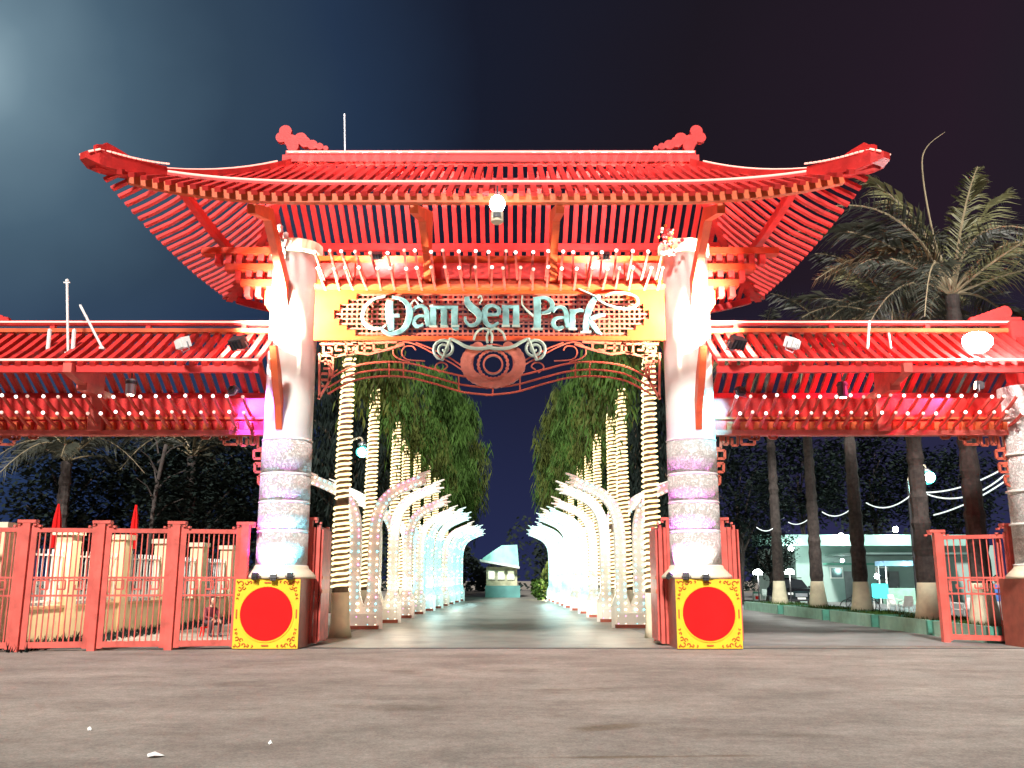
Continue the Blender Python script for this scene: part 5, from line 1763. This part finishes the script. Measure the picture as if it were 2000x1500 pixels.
def bicycle(loc, rz, label, col):
    t = thing('bicycle', loc, label, 'bicycle', 'bicycles parked between the palms')
    L = Vector(loc)
    rot = Matrix.Rotation(rz, 3, 'Z')
    def Q(x, z, y=0): return L + rot @ Vector((x, y, z))
    fm = mat('bike_frame', col, .4, .1, 3)
    for x in (-.52, .52):
        w_ = MB().tube([Q(x + .33 * math.cos(a), .34 + .33 * math.sin(a)) for a in [6.283 * k / 20 for k in range(20)]], .022, 5, closed=True).build('wheel', M['black'], t)
        m = MB()
        for k in range(8):
            a = 6.283 * k / 8
            m.tube([Q(x, .34), Q(x + .32 * math.cos(a), .34 + .32 * math.sin(a))], .004, 3)
        m.build('spokes', M['grey_metal'], w_)
    m = MB()
    for a, b in (((-.52, .34), (-.1, .32)), ((-.1, .32), (-.22, .78)), ((-.52, .34), (-.2, .72)), ((-.2, .72), (.36, .78)), ((-.1, .32), (.36, .72)), ((.34, .92), (.52, .34))):
        m.tube([Q(*a), Q(*b)], .02, 6)
    m.build('frame', fm, t)
    MB().tube([Q(.34, .96, -.26), Q(.30, 1.0, -.1), Q(.30, 1.0, .1), Q(.34, .96, .26)], .014, 5).build('handlebar', M['grey_metal'], t)
    MB().sweep([Q(-.34, .84), Q(-.08, .85)], [.17, .06], .06).build('saddle', M['black'], t)


bicycle((17.9, 48.5, 0), .15, 'bicycle with pale frame beside the black car', (.7, .7, .65))
bicycle((15.6, 42.5, 0), -.2, 'dark bicycle leaning near the foot of the middle palm', (.1, .1, .12))


def chair(loc, rz, label):
    t = thing('plastic_chair', loc, label, 'chair', 'white plastic chairs by the mint building')
    L = Vector(loc); rot = Matrix.Rotation(rz, 3, 'Z')
    def Q(x, y, z): return L + rot @ Vector((x, y, z))
    MB().sweep([Q(0, -.22, .44), Q(0, 0, .42), Q(0, .2, .43)], .42, .03).build('seat', M['white'], t)
    MB().sweep([Q(0, .21, .46), Q(0, .27, .66), Q(0, .31, .88)], [.42, .40, .34], .03, up=(0, 0, 1)).build('backrest', M['white'], t)
    for s in (-1, 1):
        MB().tube([Q(s * .19, -.2, .43), Q(s * .23, -.24, 0)], .02, 5).build('leg', M['white'], t)
        MB().tube([Q(s * .19, .2, .43), Q(s * .23, .28, 0)], .02, 5).build('leg', M['white'], t)
        MB().tube([Q(s * .22, -.2, .44), Q(s * .25, -.16, .64), Q(s * .24, .24, .68)], .018, 5).build('armrest', M['white'], t)


for i, (u, v, rz, lb) in enumerate(((1752, 1200, .4, 'white plastic chair next to the cyan board'), (1772, 1206, -.8, 'white plastic chair turned sideways by the widest painted palm foot'), (1498, 1176, .2, 'white plastic chair by the mushroom lamp next to the folded leaves'), (1875, 1212, 1.0, 'white plastic chair seen through the open gate leaf, nearer its free edge'), (1905, 1214, -.3, 'white plastic chair seen through the middle of the open gate leaf'))):
    p = gnd(u, v, .0)
    chair((p.x, p.y, 0), rz, lb)
p = gnd(1722, 1190)
t = thing('notice_board', (p.x, p.y, 0), 'bright cyan board on two legs between palm and white chairs', 'board')
cb = glow('cyan_board_face', (.05, .75, .75), .8)
MB().box((p.x, p.y, .95), (.85, .06, .75)).build('panel', cb, t)
for s in (-1, 1): MB().box((p.x + s * .36, p.y + .06, .55), (.05, .05, 1.1)).build('leg', M['white'], t)
p = gnd(1765, 1180)
t = thing('drinks_stall', (p.x, p.y, 0), 'small stall with white canopy posts and blue top beside the mint building', 'stall')
for sx_ in (-1, 1):
    for sy_ in (-1, 1): MB().box((p.x + sx_ * 1.2, p.y + sy_ * .6, 1.2), (.06, .06, 2.4)).build('post', M['white'], t)
MB().box((p.x, p.y, 2.55), (2.7, 1.5, .3)).build('canopy', mat('blue_canopy', (.25, .5, .75), .5, .2, 2), t)
MB().box((p.x, p.y, .5), (2.2, .9, 1.0)).build('counter', M['mint'], t)
lamp('stall_light', 'POINT', (p.x, p.y - .9, 2.2), 60, (.5, 1, .9), t, size=.2)
t = thing('stall_lamp', (p.x - 1.8, p.y - .6, 0), 'white globe lamp beside the small stall', 'lamp')
MB().ball((p.x - 1.8, p.y - .6, 1.75), .16, 10).build('globe', M['white_glow'], t, smooth=True)
MB().tube([(p.x - 1.8, p.y - .6, 0), (p.x - 1.8, p.y - .6, 1.6)], .03, 6).build('post', M['black'], t)
# signpost-like bin and small red/green crate near folded leaves
p = gnd(1494, 1178)
t = thing('flower_crate', (p.x, p.y + 2, 0), 'small red and green crate beyond the folded gate leaves', 'crate')
MB().box((p.x, p.y + 2, .35), (.5, .4, .45)).build('box', M['white'], t)
MB().box((p.x, p.y + 2, .66), (.44, .34, .12)).build('green_top', M['green'], t)
MB().box((p.x, p.y + 1.78, .32), (.3, .03, .22)).build('red_front', M['disc'], t)
# background shrubs and a lit small tree in the car park
for i, (u, v, Y, s, lb) in enumerate(((1500, 1075, 62, .7, 'small warm-lit tree beyond the folded gate leaves'), (1440, 960, 60, 1.2, 'dark leafy tree beside the pillar on the car park side'), (1560, 930, 72, 1.5, 'dark tree above the end of the mint building'), (1700, 930, 80, 1.8, 'tall dark tree behind the mint building'), (1860, 960, 76, 1.5, 'dark tree beyond the teal street lamp'))):
    p = at(u, v, Y)
    t = thing('dark_tree', (p.x, Y, 0), lb, 'tree', 'dark trees around the car park')
    o = bpy.data.objects.new('trunk', TRKD); COL.objects.link(o); o.parent = t; o.scale = (1, 1, max(.5, (p.z) / 4.6))
    o = bpy.data.objects.new('crown', BUSH[i % 2]); COL.objects.link(o); o.parent = t; o.location = (0, 0, p.z); o.scale = (s, s, s); o['kind'] = 'stuff'

# ------------------------------------------------------------------ string lights and cables
M['string'] = glow('string_light', (.85, 1.0, .95), .5)
runs = [(((1478, 1030), 46), ((1512, 1030), 47.5), .18, 'short light cable from the folded leaves to the first palm'), (((1540, 1020), 47), ((1583, 1010), 42.5), .2, 'light cable between the two palms nearest the black car'), (((1606, 1000), 42), ((1664, 992), 37), .25, 'light cable between the palm by the car and the palm by the cyan board'),
        (((1692, 982), 36.8), ((1778, 968), 29.4), .28, 'light cable between the cyan board palm and the widest palm'), (((1806, 962), 29), ((1955, 918), 24.5), .15, 'upper light cable from the widest palm to the end pillar'), (((1808, 964), 29), ((1962, 928), 24.6), .35, 'middle light cable from the widest palm to the end pillar'),
        (((1824, 1006), 29), ((1970, 935), 24.7), .12, 'lowest light cable reaching the end pillar')]
for (a, ya), (b, yb), sag, lb in runs:
    A, B = at(*a, ya), at(*b, yb)
    pts = [A.lerp(B, k / 12) - Vector((0, 0, 4 * sag * (k / 12) * (1 - k / 12))) for k in range(13)]
    m = MB().tube(pts, .022, 5)
    tag(m.build('light_cable', M['string'], origin=A), lb, 'cable', 'light cables strung between the palms')

# ------------------------------------------------------------------ people
def person(label, loc, joints, edges, radii, clothes, skin_m, hair_m, head, face_dir, hands=()):
    """skinned body; joints in metres round loc"""
    t = thing('person', loc, label, 'person')
    me = bpy.data.meshes.new('body')
    me.from_pydata(joints, edges, [])
    o = bpy.data.objects.new('body', me); COL.objects.link(o); o.parent = t
    for m_ in clothes: me.materials.append(m_)
    sk = o.modifiers.new('skin', 'SKIN')
    for i, r in enumerate(radii):
        me.skin_vertices[0].data[i].radius = (r, r) if not isinstance(r, tuple) else r
    me.skin_vertices[0].data[0].use_root = True
    sb = o.modifiers.new('sub', 'SUBSURF'); sb.levels = 2; sb.render_levels = 2
    dg = bpy.context.evaluated_depsgraph_get()
    ev = o.evaluated_get(dg)
    bm_ = bpy.data.meshes.new_from_object(ev)
    o.modifiers.clear()
    o.data = bm_
    bm_.polygons.foreach_set('use_smooth', [True] * len(bm_.polygons))
    return t, o


def dress(o, rules, mats_):
    me = o.data
    me.materials.clear()
    for m_ in mats_: me.materials.append(m_)
    for p in me.polygons:
        p.material_index = rules(p.center)


SKIN = mat('skin', (.42, .26, .18), .5, .06, 6)
HAIR = mat('black_hair', (.012, .010, .010), .5, .2, 8)


def head_parts(t, c, fd, sc=1.0):
    """a head with nose, ears, eyes, mouth and hair, looking along fd"""
    base = WPOS[t.name]
    c = base + Vector(c)
    f = Vector(fd).normalized(); s = f.cross(Vector((0, 0, 1))).normalized()
    m = MB(); m.ball((0, 0, 0), .095 * sc, 14, 1.28)
    m.ball((0, 0, -.07 * sc), .068 * sc, 10, 1.0)
    m.v = [tuple(c + s * x + f * y + Vector((0, 0, z))) for x, y, z in m.v]
    h = m.build('head', SKIN, t, smooth=True)
    n = MB(); n.tube([c + f * .088 * sc + Vector((0, 0, .02)), c + f * .115 * sc + Vector((0, 0, -.02))], [.008, .016], 6); n.build('nose', SKIN, h)
    e = MB()
    for q in (-1, 1): e.ball(c + f * .085 * sc + s * q * .034 + Vector((0, 0, .015)), .011, 6)
    e.build('eyes', M['black'], h)
    e = MB()
    for q in (-1, 1): e.ball(c + s * q * .095 * sc, .024, 6, 1.4)
    e.build('ears', SKIN, h)
    MB().sweep([c + f * .078 * sc - s * .025 + Vector((0, 0, -.062)), c + f * .086 * sc + Vector((0, 0, -.064)), c + f * .078 * sc + s * .025 + Vector((0, 0, -.062))], .01, .012).build('mouth', M['disc'], h)
    hr = MB(); hr.ball((0, 0, 0), .108 * sc, 14, 1.22)
    keep = []
    vs = hr.v
    fs = [q for q in hr.f if not (sum(vs[i][1] for i in q) / len(q) > .03 and sum(vs[i][2] for i in q) / len(q) < .06) and sum(vs[i][2] for i in q) / len(q) > -.07]
    h2 = MB(); h2.add([tuple(c + s * x + f * y + Vector((0, 0, z + .012))) for x, y, z in vs], fs)
    h2.build('hair', HAIR, h, smooth=True)
    return h


def hand(t, wrist, d, par):
    """palm and five curled fingers"""
    w = WPOS[t.name] + Vector(wrist); d = Vector(d).normalized(); s = d.orthogonal().normalized(); n = d.cross(s)
    m = MB()
    m.sweep([w, w + d * .08], [.05, .075], .028, up=tuple(n))
    for k in range(4):
        b = w + d * .078 + s * (-.028 + .019 * k)
        L = (.055, .068, .064, .05)[k]
        m.tube([b, b + d * L * .55 + n * .008, b + d * L * .9 + n * .03], [.009, .008, .006], 6)
    m.tube([w + d * .02 + s * .034, w + d * .05 + s * .058, w + d * .075 + s * .056 + n * .02], [.011, .010, .008], 6)
    m.build('hand', SKIN, par, smooth=True)


def standing(label, loc, h, shirt, pants, fd, arm_out=.06):
    k = h / 1.68
    f = Vector(fd).normalized(); s = f.cross(Vector((0, 0, 1)))
    def V(x, y, z): return tuple((s * x + f * y + Vector((0, 0, z))) * k)
    J = [V(0, 0, .93), V(0, 0, 1.15), V(0, -.01, 1.36), V(0, 0, 1.46), V(.17, 0, 1.38), V(.23, -.02, 1.12), V(.23 + arm_out, .08, .88), V(-.17, 0, 1.38), V(-.23, -.02, 1.12), V(-.23 - arm_out, .06, .88),
         V(.10, 0, .86), V(.11, .02, .48), V(.11, -.02, .09), V(.12, .15, .035), V(-.10, 0, .86), V(-.11, .03, .48), V(-.12, .0, .09), V(-.13, .16, .035), V(0, .01, 1.54)]
    E = [(0, 1), (1, 2), (2, 3), (3, 18), (2, 4), (4, 5), (5, 6), (2, 7), (7, 8), (8, 9), (0, 10), (10, 11), (11, 12), (12, 13), (0, 14), (14, 15), (15, 16), (16, 17)]
    Rr = [(.15 * k, .11 * k), .13 * k, .15 * k, .07 * k, .065 * k, .047 * k, .034 * k, .065 * k, .047 * k, .034 * k, .09 * k, .065 * k, .042 * k, .034 * k, .09 * k, .065 * k, .042 * k, .034 * k, .05 * k]
    t, o = person(label, loc, J, E, Rr, [SKIN], SKIN, HAIR, None, fd)
    def rules(c):
        z = c.z / k
        x = abs(c.dot(s)) / k
        if z > 1.44: return 0
        if x > .19 and z < 1.16 and z > .7: return 0
        if z > .92: return 1
        if z > .08: return 2
        return 3
    dress(o, rules, [SKIN, shirt, pants, M['black']])
    WPOS[o.name] = Vector(loc)
    head_parts(t, Vector((0, 0, 1.60 * k)) + f * .02, fd, k)
    for sg in (1, -1):
        hand(t, Vector(V(sg * (.23 + arm_out), .08, .88)), (f * .25 + Vector((0, 0, -1))), o)
    return t


blue_s = mat('blue_shirt', (.08, .20, .55), .8, .15, 5); white_s = mat('white_shirt', (.7, .7, .7), .8, .08, 5); tan_p = mat('tan_trousers', (.42, .28, .17), .8, .12, 5); white_p = mat('white_trousers', (.68, .66, .62), .8, .1, 5); maroon = mat('maroon_jacket', (.10, .012, .02), .8, .2, 6); dark_p = mat('dark_trousers', (.05, .03, .035), .8, .2, 6)
p1_ = gnd(1957, 1232); p2_ = gnd(1930, 1218)
standing('person in blue top and white trousers standing beside the open gate leaf', (p1_.x, p1_.y, 0), 1.66, blue_s, white_p, (-.3, -1, 0))
standing('person in white top and tan trousers seen through the open gate leaf', (p2_.x, p2_.y, 0), 1.64, white_s, tan_p, (.2, 1, 0), .03)
# seated person behind the railing gate
sp0 = gnd(404, 1243)
sp0.z = 0
f = Vector((.75, -.65, 0)).normalized(); s = f.cross(Vector((0, 0, 1)))
def V(x, y, z): return tuple(s * x + f * y + Vector((0, 0, z)))
J = [V(0, 0, .36), V(0, .04, .55), V(0, .10, .74), V(0, .15, .83), V(.17, .10, .74), V(.22, .22, .54), V(.10, .42, .50), V(-.17, .10, .74), V(-.22, .22, .54), V(-.08, .43, .47), V(.10, .06, .36), V(.14, .42, .44), V(.14, .36, .08), V(.15, .50, .035), V(-.10, .06, .36), V(-.14, .42, .44), V(-.14, .38, .08), V(-.15, .52, .035), V(0, .18, .89)]
E = [(0, 1), (1, 2), (2, 3), (3, 18), (2, 4), (4, 5), (5, 6), (2, 7), (7, 8), (8, 9), (0, 10), (10, 11), (11, 12), (12, 13), (0, 14), (14, 15), (15, 16), (16, 17)]
Rr = [.14, .135, .15, .065, .065, .048, .034, .065, .048, .034, .09, .07, .044, .034, .09, .07, .044, .034, .048]
t, o = person('person in dark red jacket sitting on a low stool behind the railing gate', (sp0.x, sp0.y, 0), J, E, Rr, [SKIN], SKIN, HAIR, None, f)
def rules(c):
    y = c.dot(f)
    if c.z > .82: return 0
    if c.z > .46 and y < .36: return 1
    if y > .36 and c.z > .46 and abs(c.dot(s)) < .11: return 0
    if c.z > .08: return 2
    return 3
dress(o, rules, [SKIN, maroon, dark_p, M['black']])
WPOS[o.name] = Vector((sp0.x, sp0.y, 0))
head_parts(t, Vector((0, 0, .98)) + f * .20, tuple(f))
for sg, jj in ((1, 6), (-1, 9)):
    hand(t, Vector(J[jj]), tuple(f * .7 + Vector((0, 0, -.6))), o)
t = thing('plastic_stool', (sp0.x, sp0.y, 0), 'low red plastic stool under the seated person', 'stool')
MB().box((sp0.x - f.x * .0, sp0.y, .25), (.30, .30, .035)).build('seat', M['disc'], t)
for sx_ in (-1, 1):
    for sy_ in (-1, 1):
        MB().tube([(sp0.x + sx_ * .12, sp0.y + sy_ * .12, .24), (sp0.x + sx_ * .15, sp0.y + sy_ * .15, 0)], .02, 5).build('leg', M['disc'], t)

# ------------------------------------------------------------------ litter on the forecourt
for i, (u, v, w, lb) in enumerate(((302, 1479, .16, 'crumpled white paper scrap near the picture bottom'), (175, 1428, .05, 'small pale crumb of litter between paper scrap and railing gate'), (528, 1455, .04, 'tiny pale crumb of litter right of the paper scrap'))):
    p = gnd(u, v)
    m = MB(); rnd = random.Random(i)
    vs = []
    for k in range(9):
        a = 6.283 * k / 9
        vs.append((p.x + w * .5 * math.cos(a) * rnd.uniform(.7, 1.2), p.y + w * .35 * math.sin(a) * rnd.uniform(.7, 1.2), .004 + rnd.uniform(0, .03)))
    vs.append((p.x, p.y, .05))
    m.add(vs, [(k, (k + 1) % 9, 9) for k in range(9)])
    tag(m.build('litter', M['white']), lb, 'litter', 'scraps of litter on the forecourt')
